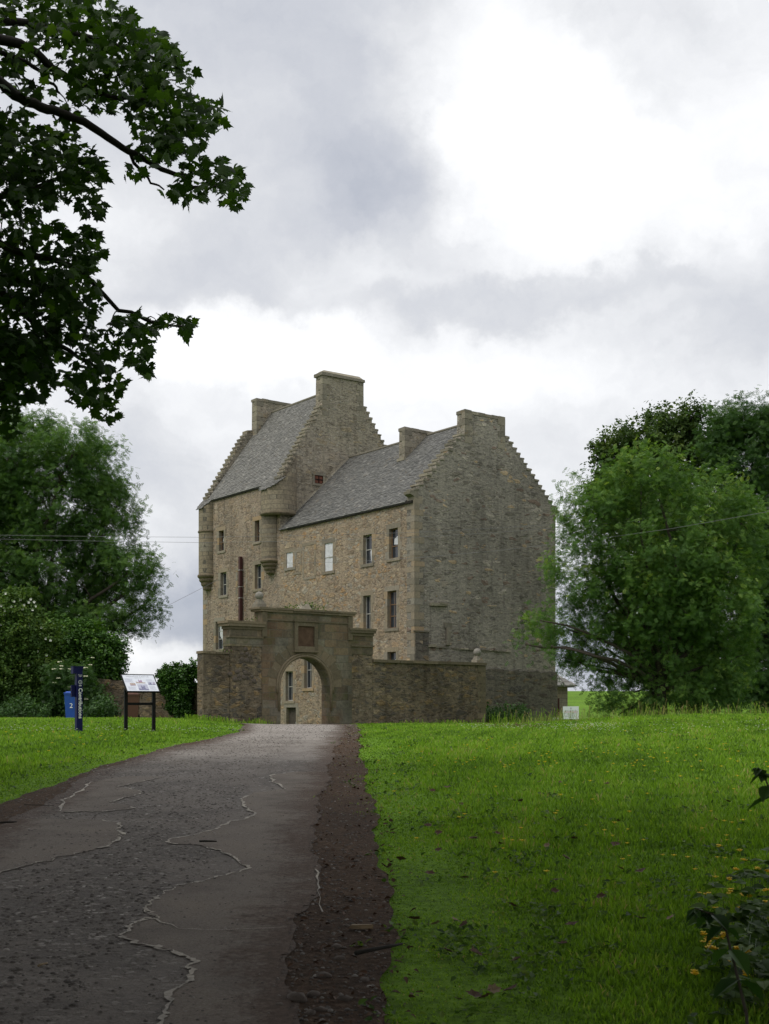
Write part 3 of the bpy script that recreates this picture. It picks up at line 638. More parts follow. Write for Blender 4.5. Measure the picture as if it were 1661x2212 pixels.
# thicker foot of the gable with a broken ledge, scars of a vanished lean-to
mb = MB(); zl = 3.72; prof = []
for i in range(30):
    x = .95 + (HX + .05 - .95) * i / 29; prof.append((x, zl - .02 * (x - 1) + random.uniform(-.06, .05) + (.12 if x < 3 and x > 2 else 0)))
mb.prism([(.95, -.7)] + prof + [(HX + .05, -.7)], lambda u, w, d: (u, d, w), -.10, .01); mb.build('gable_plinth', M['plinth'], castle, fix=True)
mb = MB()
def gx(px): k = kx(px); return (60 * k - C0[0]) / (CA - k * CB)
def gzz(py, lx): return EYE + (HY - py) / F * (60 + CB * lx)
def gb(x0, x1, y0, y1, d0, d1, m=mb, c=None, j=.02):
    a, b = gx(x0), gx(x1); q = (a + b) / 2; m.box(a, b, d0, d1, gzz(y1, q), gzz(y0, q), c, j)
gb(928, 962, 1303, 1309, -.16, .02); gb(945, 963, 1302, 1306, -.19, .02); mb.build('lintel_ledge', M['crow'], castle, fix=True); mb.v, mb.f, mb.c = [], [], []
gb(962, 971, 1355, 1394, -.10, .02); gb(958, 975, 1345, 1357, -.05, .02); mb.build('jamb_scar', M['crow'], castle, fix=True); mb.v, mb.f, mb.c = [], [], []
gb(891.5, 927, 1362, 1364.5, -.06, .02); mb.build('projecting_slab', M['crow'], castle, fix=True); mb.v, mb.f, mb.c = [], [], []
gb(925, 938, 1391, 1397, -.14, .02); gb(938, 962, 1396, 1399, -.09, .02)
for x in np.arange(975, 1100, 9.0): gb(x, x + 9, 1399 + (x - 975) * .055 + random.uniform(-1.5, 1.5), 1402 + (x - 975) * .055, -random.uniform(.04, .11), .02)
mb.build('broken_ledge', M['crow'], castle, fix=True)
mb = MB(); gb(930, 957, 1309, 1396, -.009, .02, mb, j=0); mb.build('blocked_doorway', M['gable'], castle, fix=True)
mb = MB(); gb(897, 926, 1366, 1428, -.014, .02, mb, j=0); gb(903, 916, 1366, 1382, -.02, .02, mb, j=0); mb.build('scarred_masonry', M['plinth'], castle, fix=True)

# the tower
mb = MB(); wall_grid(mb, TY0, TY1, -.7, TE, [o[1] for o in tower_open], .24); mb.build('tower_front_wall', M['tower'], castle)
t_st = stepped(0, 15.15, 2.95, 19.65, 6.0, 20.1, TX, 16.0, 17, 14, 0)
mb = MB(); mb.prism(gable_poly(t_st, -.7, .001, TX, 2.95, 6.0), lambda u, w, d: (u, d, w), TY0 - .002, TY0 + .6)
mb.build('tower_gable_wall', M['tgable'], castle, fix=True)
t_st2 = stepped(.0, 15.15, 2.9, 19.5, 6.0, 20.0, TX, 16.0, 16, 14, 0)
mb = MB(); mb.prism(gable_poly(t_st2, -.7, .002, TX, 2.9, 6.0), lambda u, w, d: (u, d, w), TY1 - .6, TY1 + .002)
mb.build('tower_far_gable', M['tgable'], castle, fix=True)
mb = MB(); mb.face([(TX, TY0, -.7), (TX, TY1, -.7), (TX, TY1, TE), (TX, TY0, TE)]); mb.build('tower_rear_wall', M['tower'], castle)

# crow-step cap stones (rough, overhanging a little)
def caps(st, y0, y1, name):
    mb = MB()
    for side, sgn in ((st[0], 1), (st[1], -1)):
        for i in range(0, len(side), 2):
            (a, z), (b, _) = side[i], side[i + 1]; h = random.uniform(.07, .12)
            e0, e1 = (.03, -.004) if sgn > 0 else (-.004, .03)
            mb.box(a - e0, b + e1, y0 - random.uniform(.015, .05), y1 + .03, z - h, z + .012, None, .012)
        mb.build(name, M['crow'], castle); mb = MB()
caps(h_st, 0, .6, 'crow_steps'); caps(t_st, TY0, TY0 + .6, 'crow_steps'); caps(t_st2, TY1 - .6, TY1, 'crow_steps')

# dressed corner stones
mb = MB(); z = -.5; k = 0
while z < HE - .1:
    h = random.uniform(.26, .38); a, b = (.55, .28) if k % 2 else (.28, .55); a += random.uniform(-.06, .1); b += random.uniform(-.06, .1)
    mb.box(-.013, b, -.013, a, z + .006, z + h - .006, None, .004); z += h; k += 1
mb.build('corner_stones', M['dressed'], castle); mb = MB(); z = -.5
while z < 9.6:
    h = random.uniform(.26, .38); a = (.5 if k % 2 else .27) + random.uniform(-.05, .1); mb.box(-.013, .2, TY1 - a, TY1 + .012, z + .006, z + h - .006, None, .004); z += h; k += 1
mb.build('corner_stones', M['dressed'], castle)
mb = MB()      # skewputts at the feet of the gable
mb.hull8([(-.28, -.02, 12.28), (.25, -.02, 12.05), (-.28, .5, 12.28), (.25, .5, 12.05), (-.30, -.03, 12.42), (.25, -.02, 12.52), (-.30, .5, 12.42), (.25, .5, 12.52)])
mb.build('skewputt', M['crow'], castle); mb = MB()
mb.hull8([(HX - .25, -.02, 12.1), (HX + .26, -.02, 12.3), (HX - .25, .5, 12.1), (HX + .26, .5, 12.3), (HX - .25, -.02, 12.56), (HX + .28, -.03, 12.44), (HX - .25, .5, 12.56), (HX + .28, .5, 12.44)])
mb.build('skewputt', M['crow'], castle)

# windows and door ------------------------------------------------
def window(kind, op, tower=False):
    a, b, c, d = op; dep = .24 if tower else .22; sm = MB(); t = .17; p = -.012
    n = max(2, round((d - c) / .42)); zc = c
    for side in (0, 1):
        z = c
        for i in range(n):
            h = (d - c) / n; wd = t + (.13 if (i + side) % 2 else 0) + random.uniform(-.02, .04)
            if side: sm.box(p, dep - .02, b - .004, b + wd, z + .004, z + h - .004, None, .003)
            else: sm.box(p, dep - .02, a - wd, a + .004, z + .004, z + h - .004, None, .003)
            z += h
    sm.box(p - .004, dep - .02, a - t - .05, b + t + .05, d - .004, d + .24, None, .004)
    if kind != 'door': sm.box(p - .035, dep - .02, a - t - .02, b + t + .02, c - .15, c + .004, None, .004)
    o = sm.build('door' if kind == 'door' else 'window', M['dressed'], castle)
    x = dep - .03
    if kind == 'door':
        mb = MB(); k = 5
        for i in range(k): mb.box(x, x + .04, a + (b - a) * i / k + .006, a + (b - a) * (i + 1) / k - .006, c, d - .05)
        mb.build('door_leaf', M['door'], o)
        mb = MB(); mb.box(x - .008, x + .002, a + .12, a + .32, d - .95, d - .82); mb.build('notice', M['signwhite'], o)
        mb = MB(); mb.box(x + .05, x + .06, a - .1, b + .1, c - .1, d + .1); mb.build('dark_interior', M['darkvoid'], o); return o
    if kind == 'sheet':
        mb = MB(); N_ = 7; g = [[(random.uniform(-.012, .012), a + (b - a) * i / N_, c + (d - c) * j / N_) for i in range(N_ + 1)] for j in range(N_ + 1)]
        for j in range(N_):
            for i in range(N_):
                q = [g[j][i], g[j + 1][i], g[j + 1][i + 1], g[j][i + 1]]; mb.face([(u + .035, v, w) for u, v, w in q])
        mb.build('plastic_sheet', M['sheet'], o, shade=False)
        if d - c > 1.2:
            mb = MB(); mb.box(.01, .03, a, b, (c + d) / 2 - .02, (c + d) / 2 + .02); mb.build('glazing_bar', M['frame_white'], o)
        return o
    mb = MB(); s = .055; mb.box(x - .02, x + .03, a, a + s, c, d); mb.box(x - .02, x + .03, b - s, b, c, d); mb.box(x - .02, x + .03, a + s, b - s, c, c + s); mb.box(x - .02, x + .03, a + s, b - s, d - s, d)
    bars = {'three': (.33, .64), 'two': (.48,), 'dark': (.42,), 'curtain': (.5,), 'torn': (.66, .38)}[kind]
    for q in bars: mb.box(x - .015, x + .03, a + s, b - s, c + (d - c) * q - .022, c + (d - c) * q + .022)
    if kind == 'two' or kind == 'three': mb.box(x - .012, x + .03, (a + b) / 2 - .014, (a + b) / 2 + .014, c + s, d - s)
    mb.build('frame', M['frame_old'] if kind in ('three', 'dark') else M['frame_white'], o)
    mb = MB(); mb.box(x + .012, x + .02, a + .02, b - .02, c + .02, d - .02); mb.build('glass', M['glass'], o)
    if kind in ('curtain', 'torn', 'dark') and d - c > 1:
        mb = MB(); z0 = c + (d - c) * (.08 if kind != 'dark' else .45); z1 = c + (d - c) * (.5 if kind == 'curtain' else .95 if kind == 'torn' else .8)
        y0 = a + .06 if kind == 'curtain' else a + .07; y1 = a + (b - a) * (.42 if kind == 'curtain' else .85)
        if kind == 'torn': mb.face([(x - .006, y0, z0 + .5), (x - .006, y0, z1), (x - .006, y1, z1), (x - .004, y1 - .05, z0 + .75), (x - .006, y0 + .25, z0 + .35)])
        elif kind == 'curtain': mb.face([(x - .006, y0, z0 + .2), (x - .006, y0, z1), (x - .006, y1, z1), (x - .004, y1 + .05, z0 + .5), (x - .006, y0 + .25, z0)])
        else: mb.face([(x + .005, y0, z0), (x + .005, y0 + .04, z1), (x + .005, y1 - .1, z1 - .2), (x + .005, y1 - .06, z0 + .05)])  # on dark panes a pale patch paints in a white reflection
        mb.build('sheet_and_reflection', M['sheet'], o)
    return o
for kd, op in house_open: window(kd, op)
for kd, op in tower_open: window(kd, op, True)
# walled-up windows: a surround flush in the wall
for x0, x1, y0, y1 in ((657, 679, 1178, 1246), (512.7, 531, 1230, 1282), (636, 648, 1193, 1236)):
    a, b, c, d = fr(x0, x1, y0, y1); mb = MB()
    for s0, s1 in ((a - .16, a), (b, b + .16)):
        z = c
        while z < d - .1:
            h = random.uniform(.35, .6); h = min(h, d - z); mb.box(-.014, .02, s0 + random.uniform(-.03, .03), s1 + random.uniform(-.02, .02), z + .01, z + h - .01, None, .004); z += h
    mb.box(-.016, .02, a - .2, b + .18, d, d + .18, None, .004); mb.box(-.016, .02, a - .1, b + .12, c - .13, c, None, .004); mb.build('blocked_window', M['dressed'], castle)
# little barred window high in the tower gable, and a walled-up one above
def tgx(px): k = kx(px); return ((C0[1] + CA * TY0) * k - (C0[0] - CB * TY0)) / (CA - k * CB)
def tgz(py, lx): return EYE + (HY - py) / F * (60 + CA * TY0 + CB * lx)
a, b = tgx(679), tgx(697); c, d = tgz(1044, a), tgz(1026, a); y = TY0
mb = MB(); mb.box(a - .14, a, y - .06, y, c, d, None, .004); mb.box(b, b + .14, y - .06, y, c, d, None, .004); mb.box(a - .2, b + .2, y - .07, y, d, d + .18, None, .004); mb.box(a - .16, b + .16, y - .08, y, c - .13, c, None, .004)
wn = mb.build('window', M['crow'], castle)
mb = MB(); mb.box(a, b, y - .02, y - .008, c, d); mb.build('red_pane', M['redbrick'], wn)
mb = MB()
for i in range(3): u = a + (b - a) * i / 2; mb.box(u - .025, u + .025, y - .045, y - .021, c, d)
for i in range(3): u = c + (d - c) * i / 2; mb.box(a, b, y - .044, y - .022, u - .025, u + .025)
mb.build('frame', M['black'], wn)
mb = MB(); a, b = tgx(680), tgx(698); c, d = tgz(1008, a), tgz(960, a)
mb.box(a - .08, a, y - .016, y, c, d, None, .003); mb.box(b, b + .08, y - .016, y, c, d, None, .003); mb.box(a - .08, b + .08, y - .018, y, d, d + .1, None, .003); mb.build('blocked_window', M['crow'], castle)

# roofs: every slate its own tilted piece ---------------------------
def slates(mb, x0, z0, x1, z1, ya, yb, row=.15, wid=.24, clip=None, x_of=None, back=False):
    L = math.hypot(x1 - x0, z1 - z0); n = int(L / row); ux, uz = (x1 - x0) / L, (z1 - z0) / L; nx, nz = -uz, ux
    if back: nx, nz = -nx, -nz
    for r in range(n + 1):
        s = r * row; rw = row * random.uniform(.97, 1.03); y = ya - random.random() * wid
        while y < yb:
            w = wid * random.uniform(.65, 1.25); a, b = max(y, ya), min(y + w - .006, yb); y += w
            if b - a < .03: continue
            if clip and not clip((a + b) / 2, x0 + ux * (s + row * .5)): continue
            j = random.uniform(-.012, .012); s0 = s + j; s1 = min(s + rw * 1.7, L + .02); th = random.uniform(.028, .045)
            bx, bz = x0 + ux * s0, z0 + uz * s0; tx, tz = x0 + ux * s1, z0 + uz * s1
            lo = .008; t1 = random.uniform(-.004, .004)
            A0 = (bx + nx * (th + t1), a, bz + nz * (th + t1)); B0 = (bx + nx * (th - t1), b, bz + nz * (th - t1)); A1 = (tx + nx * lo, a, tz + nz * lo); B1 = (tx + nx * lo, b, tz + nz * lo)
            A2 = (bx, a, bz); B2 = (bx, b, bz); c = min(1, max(0, random.gauss(.45, .22)))
            mb.face([A0, A1, B1, B0], c); mb.face([A2, A0, B0, B2], c * .5); mb.face([A2, A1, A0], c * .6); mb.face([B2, B0, B1], c * .6)
HRX, HRZ = 4.93, 16.72
mb = MB(); ov = .12; sl = (HRZ - HE) / HRX
slates(mb, -ov, HE - ov * sl + .05, HRX, HRZ + .05, .62, TY0 - .003)
mb.face([(-ov, .6, HE - ov * sl + .03), (-ov, TY0, HE - ov * sl + .03), (HRX, TY0, HRZ + .03), (HRX, .6, HRZ + .03)], .3)
mb.face([(HX, .6, HE), (HX, TY0, HE), (HRX, TY0, HRZ + .03), (HRX, .6, HRZ + .03)], .3)
wing_roof = mb.build('roof', M['slate_dark'], castle)
mb = MB(); mb.tube([(HRX, .6, HRZ + .07), (HRX, TY0, HRZ + .07)], .10, 8); mb.build('ridge', M['crow'], wing_roof)
mb = MB(); mb.box(-ov + .02, .0, .1, TY0 - .9, HE - .14, HE - .02, .2); mb.build('eaves_board', M['bark_dark'], wing_roof)
mb = MB()      # mortar fillet where the wing's roof meets the tower
for i in range(18):
    u0, u1 = i / 18, (i + 1) / 18; X0, X1 = HRX * u0, HRX * u1; Z0, Z1_ = HE + sl * X0, HE + sl * X1
    mb.hull8([(X0, TY0 - .13, Z0 + .04), (X1, TY0 - .13, Z1_ + .04), (X0, TY0, Z0 + .04), (X1, TY0, Z1_ + .04), (X0, TY0 - .03, Z0 + .2), (X1, TY0 - .03, Z1_ + .2), (X0, TY0, Z0 + .2), (X1, TY0, Z1_ + .2)])
mb.build('flashing', M['crow'], wing_roof)
TRX, TRZ = 4.5, 21.0; ts = (TRZ - TE) / TRX
RT = (.32, 13.2, 1.05); LT = (0.0, 21.15, .62)      # upper part of the right turret; left turret (x, y, radius)
mb = MB(); slates(mb, -.10, TE - .10 * ts + .06, TRX, TRZ + .06, TY0 + .62, TY1 - .62)
def skirt(t, x_in, slope, ex=.07):
    cx, cy, r = t; r += ex; x0 = cx - r
    slates(mb, x0, TE + .06 + slope * x0, x_in, TE + .06 + slope * x_in + (.0), cy - r, min(cy + r, TY1 + .08), clip=lambda y, x: (x - cx) ** 2 + (y - cy) ** 2 < r * r or (x > cx and abs(y - cy) < r))
skirt(RT, .12, .80); skirt(LT, .10, 1.0)
mb.face([(-.1, TY0 + .6, TE - .1 * ts + .04), (-.1, TY1 - .6, TE - .1 * ts + .04), (TRX, TY1 - .6, TRZ + .04), (TRX, TY0 + .6, TRZ + .04)], .3)
mb.face([(TX, TY0 + .6, TE), (TX, TY1 - .6, TE), (TRX, TY1 - .6, TRZ + .04), (TRX, TY0 + .6, TRZ + .04)], .3)
tower_roof = mb.build('roof', M['slate'], castle)
mb = MB(); mb.tube([(TRX, TY0 + .6, TRZ + .07), (TRX, TY1 - .6, TRZ + .07)], .10, 8); mb.build('ridge', M['crow'], tower_roof)
mb = MB(); mb.box(-.08, .0, TY0 + 1.8, TY1 - 1.5, TE - .16, TE - .06, .2); mb.build('eaves_board', M['bark_dark'], tower_roof)

def chimney(parent, x0, x1, y0, y1, zb, zt, cap, mat, capped):
    mb = MB(); n = 5
    mb.hull8([(x0, y0, zb), (x1, y0, zb), (x0, y1, zb), (x1, y1, zb), (x0 + .03, y0 + .02, zt), (x1 - .03, y0 + .02, zt), (x0 + .03, y1 - .02, zt), (x1 - .03, y1 - .02, zt)])
    o = mb.build('chimney', mat, parent); mb = MB()
    if capped:
        mb.box(x0 - .08, x1 + .08, y0 - .08, y1 + .08, zt - .22, zt - .05, None, .02)
        mb.hull8([(x0 - .02, y0 - .03, zt - .05), (x1 + .02, y0 - .03, zt - .05), (x0 - .02, y1 + .03, zt - .05), (x1 + .02, y1 + .03, zt - .05), (x0 + .2, y0 + .15, zt + .13), (x1 - .2, y0 + .15, zt + .16), (x0 + .2, y1 - .15, zt + .13), (x1 - .2, y1 - .15, zt + .16)])
    else:
        k = 6
        for i in range(k): mb.box(x0 - .02 + (x1 - x0 + .04) * i / k, x0 - .02 + (x1 - x0 + .04) * (i + 1) / k - .01, y0 - .015, y1 + .02, zt - .16, zt + random.uniform(-.02, .035), None, .012)
    mb.build('chimney_cap', M['crow'], o)
    mb = MB(); m2 = MB(); z = zb + .1; q = 0
    while z < zt - .4:      # dressed corners
        h = random.uniform(.26, .36); e = .3 if q % 2 else .5
        mb.box(x0 - .014, x0 + e, y0 - .014, y0 + (.45 if q % 2 else .25), z, z + h - .012, None, .004); m2.box(x1 - e, x1 + .014, y0 - .013, y0 + .2, z, z + h - .012, None, .004); z += h; q += 1
    mb.build('corner_stones', M['crow'], o); m2.build('corner_stones', M['crow'], o); return o
chimney(wing_roof, 3.32, 6.11, -.003, .66, 15.2, 16.98, .1, M['gable'], False)
chimney(wing_roof, 3.3, 6.3, 5.0, 5.55, 14.6, 17.02, .1, M['tgable'], False)
mb = MB(); mb.box(3.2, 3.35, 4.95, 5.6, 15.2, 15.36, None, .01); mb.build('drip_stone', M['crow'], wing_roof)
chimney(tower_roof, 2.97, 5.98, TY0 - .006, TY0 + .75, 19.0, 21.72, .1, M['tgable'], True)
chimney(tower_roof, 3.3, 6.0, TY1 - 1.15, TY1 - .5, 18.2, 21.85, .1, M['tgable'], False)

def turret(t, z_corb0, z_corb1, z_str, top, name='turret', r2=None, c2=None, clipx=None):
    cx, cy, r = t; mb = MB()
    prof = [(.05, z_corb0), (r * .42, z_corb0 + .04)]; n = 4
    for i in range(n):
        a = z_corb0 + (z_corb1 - z_corb0) * (i + .12) / n; b = z_corb0 + (z_corb1 - z_corb0) * (i + 1) / n; rr = r * (.42 + (1.14 - .42) * (i + 1) / n)
        prof += [(rr * .86, a), (rr * .97, a + (b - a) * .35), (rr, a + (b - a) * .75), (rr * .97, b)]
    prof += [(r * 1.02, z_corb1 + .05), (r, z_corb1 + .06)]
    mb.lathe(prof, cx, cy, 28); ob = MB(); ob.lathe([(r, z_corb1 + .05), (r * .995, z_str)], cx, cy, 28, .5)
    o = ob.build(name, M['turret'], castle, shade=True); co = mb.build('corbel', M['moulding'], o, shade=False)
    c2 = c2 or (cx, cy); r2 = r2 or r; ob = MB(); seg = 36
    lo = []; hi = []
    for q in range(seg):
        a = 2 * math.pi * q / seg; x, y = c2[0] + r2 * math.cos(a), c2[1] + r2 * math.sin(a); lo.append((x, y, z_str + .06)); hi.append((x, y, top(x)))
    for q in range(seg): ob.face([lo[q], lo[(q + 1) % seg], hi[(q + 1) % seg], hi[q]], .5)
    ob.face(lo[::-1], .5); ob.build('turret_head', M['turret'], o)
    st = MB(); st.lathe([(r2 * .9, z_str - .1), (r2 + .04, z_str - .02), (r2 + .06, z_str + .05), (r2 + .01, z_str + .12)], c2[0], c2[1], 36); st.build('string_course', M['moulding'], o, shade=True)
    return o
turret((0.0, 13.5, .60), fz(1241, 13.5), fz(1211, 13.5), fz(1114, 13.5), lambda x: TE + .02 + (.80 * x if x < 0 else ts * x), r2=RT[2], c2=RT[:2])
turret(LT, fz(1276, LT[1]), fz(1243, LT[1]), fz(1151, LT[1]), lambda x: TE + .02 + (1.0 * x if x < 0 else ts * x * .6))

# red flue pipe up the front, with brackets
ya = fy(524); mb = MB(); mb.box(-.24, -.06, ya - .10, ya + .10, -.2, fz(1203, ya)); fp = mb.build('flue_pipe', M['rust'], castle)
mb = MB()
for py in (1232, 1268, 1292): mb.box(-.26, .0, ya - .13, ya + .13, fz(py, ya) - .012, fz(py, ya) + .012); mb.build('bracket', M['steel'], fp); mb = MB()

# ------------------------------------------------------------------ gateway and courtyard walls
gate = empty('gateway', (G0[0], G0[1], 0), R(37.03), 'weathered ashlar gateway with round arch, empty panel frame and stepped cornice', 'gateway')
def wx(px): k = kx(px); return (G0[0] - G0[1] * k) / (CB * k - CA)
def wz(py, lx): return EYE + (HY - py) / F * (G0[1] + CB * lx)
def Pw(u, w, d): return (u, d, w)
xl, xr = wx(566), wx(760); al, ar = wx(606), wx(712); ac = (al + ar) / 2; rad = (ar - al) / 2
ztop = wz(1326, (xl + xr) / 2); zcrown = wz(1421, ac); zspr = zcrown - rad
arc = [(ac - rad * math.cos(t), zspr + rad * math.sin(t)) for t in np.linspace(0, math.pi, 25)]
mb = MB(); mb.prism([(xl, -.6), (xl, ztop), (xr, ztop), (xr, -.6), (ar, -.6)] + arc[::-1] + [(al, -.6)], Pw, 0, .62); mb.build('arch_wall', M['ashlar'], gate, fix=True)
mb = MB()      # roll moulding round the arch
for r0, w_, dp in ((.17, .055, .035), (.075, .06, .05)):
    pts = [(ac - (rad + r0) * math.cos(t), -dp * .2, zspr + (rad + r0) * math.sin(t)) for t in np.linspace(0, math.pi, 31)]
    mb.tube([(al - r0, -dp * .2, zspr - (1.0 if r0 < .1 else .25))] + pts + [(ar + r0, -dp * .2, zspr - (1.0 if r0 < .1 else .25))], w_, 8)
mb.build('arch_moulding', M['moulding'], gate, shade=True)
mb = MB()      # voussoirs a hair proud
for i in range(15):
    t0, t1 = math.pi * i / 15 + .012, math.pi * (i + 1) / 15 - .012; q = [(rad + .24, t0), (rad + .62 + .1 * (i % 2), t0), (rad + .62 + .1 * (i % 2), t1), (rad + .24, t1)]
    mb.prism([(ac - r * math.cos(t), zspr + r * math.sin(t)) for r, t in q], Pw, -.008, .02)
mb.build('voussoirs', M['moulding'], gate, fix=True)
lsx, rsx = wx(497), wx(806)
zsl, zsr = wz(1352, wx(530)), wz(1367, wx(785)); zbl, zbr = wz(1396, wx(530)), wz(1414, wx(785))
for a, b, zt, zb, nm in ((lsx, xl, zsl, zbl, 'l'), (xr, rsx, zsr, zbr, 'r')):
    mb = MB(); mb.box(a, b, .012, .60, zb, zt - .02, .4); mb.build('shoulder', M['ashlar'], gate)
    mb = MB(); mb.box(a + (.02 if nm == 'l' else 0), b - (.02 if nm == 'r' else 0), .03, .58, -.6, zb, .4); mb.build('side_wall', M['yard'], gate)
    mb = MB(); mb.box(a - .13, b + .1, -.10, .72, zt - .02, zt + .10, None, .006); mb.box(a - .17, b + .12, -.125, .76, zt + .10, zt + .19, None, .008); mb.box(a - .04, b + .04, -.03, .64, zt - .14, zt - .02, None, .004); mb.box(a - .05, b + .05, -.04, .3, zb + .34, zb + .42, None, .004)
    mb.build('cornice', M['moulding'], gate)
mb = MB(); n = 6
for i in range(n):
    a = xl - .12 + (xr - xl + .24) * i / n; b = xl - .12 + (xr - xl + .24) * (i + 1) / n - .008; e = random.uniform(-.012, .012)
    mb.box(a, b, -.09, .71, ztop, ztop + .10 + e, None, .005); mb.box(a - (.08 if i == 0 else 0), b + (.08 if i == n - 1 else 0), -.125, .76, ztop + .101 + e, ztop + .185 + e, None, .008)
mb.box(xl + .22, xr - .22, -.035, .3, ztop - .36, ztop - .29, None, .004)
mb.box(xl - .02, xl + .22, -.05, .3, ztop - 1.05, ztop - .02, None, .004); mb.box(xr - .22, xr + .02, -.05, .3, ztop - 1.05, ztop - .02, None, .004)
mb.build('cornice', M['moulding'], gate)
a, b = wx(641.5), wx(677); c, d = wz(1396, a), wz(1352, a); t = .17
mb = MB(); mb.box(a - t, a, -.10, .02, c - t, d + t, None, .004); mb.box(b, b + t, -.10, .02, c - t, d + t, None, .004); mb.box(a, b, -.095, .02, d, d + t - .004, None, .003); mb.box(a, b, -.11, .02, c - t, c, None, .003)
mb.box(a - t - .05, b + t + .05, -.14, .02, d + t, d + t + .07, None, .004); mb.box(a - t - .03, b + t + .03, -.14, .02, c - t - .08, c - t, None, .004)
pf = mb.build('panel_frame', M['moulding'], gate)
mb = MB(); mb.box(a, b, -.02, .01, c, d, .3); mb.build('worn_panel', M['panelstone'], pf)
def ball_finial(x, y, zb, r, parent, base=.3):
    mb = MB(); mb.box(x - base, x + base, y - base, y + base, zb, zb + .14, None, .01)
    mb.hull8([(x - base * .9, y - base * .9, zb + .14), (x + base * .9, y - base * .9, zb + .14), (x - base * .9, y + base * .9, zb + .14), (x + base * .9, y + base * .9, zb + .14), (x - .09, y - .09, zb + .36), (x + .09, y - .09, zb + .36), (x - .09, y + .09, zb + .36), (x + .09, y + .09, zb + .36)])
    o = mb.build('ball_finial', M['crow'], parent); s = MB(); zc = zb + .34 + r * .92
    s.lathe([(max(r * math.sin(t), .002), zc - r * math.cos(t)) for t in np.linspace(0.02, math.pi - .02, 15)], x, y, 20, .5); s.build('ball', M['ball'], o, shade=True); return o
bx = wx(568); r = .175; ball_finial(bx, .3, ztop + .17, r, gate, .22)
mb = MB(); x = wx(663); mb.hull8([(x - .3, .05, ztop + .2), (x + .3, .05, ztop + .2), (x - .3, .6, ztop + .2), (x + .3, .6, ztop + .2), (x - .08, .2, ztop + .42), (x + .2, .2, ztop + .46), (x - .08, .5, ztop + .42), (x + .2, .5, ztop + .46)]); mb.build('finial_stump', M['crow'], gate)

yard = empty('garden_wall', (G0[0], G0[1], 0), R(37.03), 'long blackened rubble garden wall with flat coping and stone ball at its end', 'wall')
ye = wx(1050); zc0, zc1 = wz(1430, rsx), wz(1438, ye)
mb = MB(); mb.hull8([(rsx + .004, .05, -.6), (ye, .05, -.6), (rsx + .004, .58, -.6), (ye, .58, -.6), (rsx + .004, .05, zc0), (ye, .05, zc1), (rsx + .004, .58, zc0), (ye, .58, zc1)]); mb.box(ye - .55, ye - .002, .59, 3.86, -.6, zc1 - .01); mb.build('wall', M['yard'], yard)
mb = MB(); n = 9
for i in range(n):
    u0, u1 = i / n, (i + 1) / n - .003; e = random.uniform(-.012, .012); A = rsx + .01 + (ye + .02 - rsx) * u0; B = rsx + .01 + (ye + .02 - rsx) * u1; za, zb_ = zc0 + (zc1 - zc0) * u0 + e, zc0 + (zc1 - zc0) * u1 + e
    mb.hull8([(A, -.04, za), (B, -.04, zb_), (A, .66, za), (B, .66, zb_), (A, -.04, za + .13), (B, -.04, zb_ + .13), (A, .66, za + .13), (B, .66, zb_ + .13)])
mb.build('coping', M['moulding'], yard)
mb = MB(); z = -.3; k = 0
while z < zc1 - .1:
    h = random.uniform(.22, .36); mb.box(ye - (.5 if k % 2 else .3), ye + .012, .035, .4, z, min(z + h, zc1) - .012, None, .004); z += h; k += 1
mb.build('corner_stones', M['moulding'], yard)
ball_finial(wx(1040), .3, zc1 + .13, .19, yard, .2)

low = empty('courtyard_wall', (G0[0], G0[1], 0), R(37.03), 'low brown rubble wall with rounded boulders left of the gateway', 'wall')
xa = wx(440.5); za = wz(1411, xa)
mb = MB(); mb.box(xa, lsx + .01, .06, .56, -.6, za, .4); mb.build('wall', M['yard'], low)
mb = MB(); k = 4
for i in range(k): mb.box(xa - .03 + (lsx + .0 - xa) * i / k, xa - .03 + (lsx - xa) * (i + 1) / k - .01, .02, .60, za, za + .09 + random.uniform(-.02, .02), None, .012)
mb.build('coping', M['moulding'], low)
def stone_blob(mb, c, r, sq=(1, 1, 1), seg=8):
    c = Vector(c); ph = [random.uniform(.8, 1.15) for _ in range(64)]; rings = 5; base = len(mb.v); cc = random.random()
    for i in range(rings + 1):
        t = math.pi * i / rings
        for q in range(seg):
            a = 2 * math.pi * q / seg; k = r * ph[(i * seg + q) % 64 if 0 < i < rings else i]; mb.v.append((c.x + k * sq[0] * math.sin(t) * math.cos(a), c.y + k * sq[1] * math.sin(t) * math.sin(a), c.z + k * sq[2] * math.cos(t)))
    for i in range(rings):
        for q in range(seg): mb.f.append((base + i * seg + q, base + (i + 1) * seg + q, base + (i + 1) * seg + (q + 1) % seg, base + i * seg + (q + 1) % seg)); mb.c.append(cc)
mb = MB()      # the dark round boulders set in the wall beside the gate
for zx, zy in ((505, 740), (520, 780), (475, 780), (515, 835), (560, 845), (475, 825), (440, 930), (380, 950), (450, 965), (495, 975), (560, 970), (420, 995), (460, 995), (505, 940), (575, 1005), (415, 1055), (540, 800)):
    x = wx(399.6 + zx * .26); stone_blob(mb, (x, .045, wz(1209.6 + zy * .26, x)), random.uniform(.09, .14), (1.15, .4, .85)); mb.build('boulder', M['stone_loose'], gate, shade=True); mb = MB()

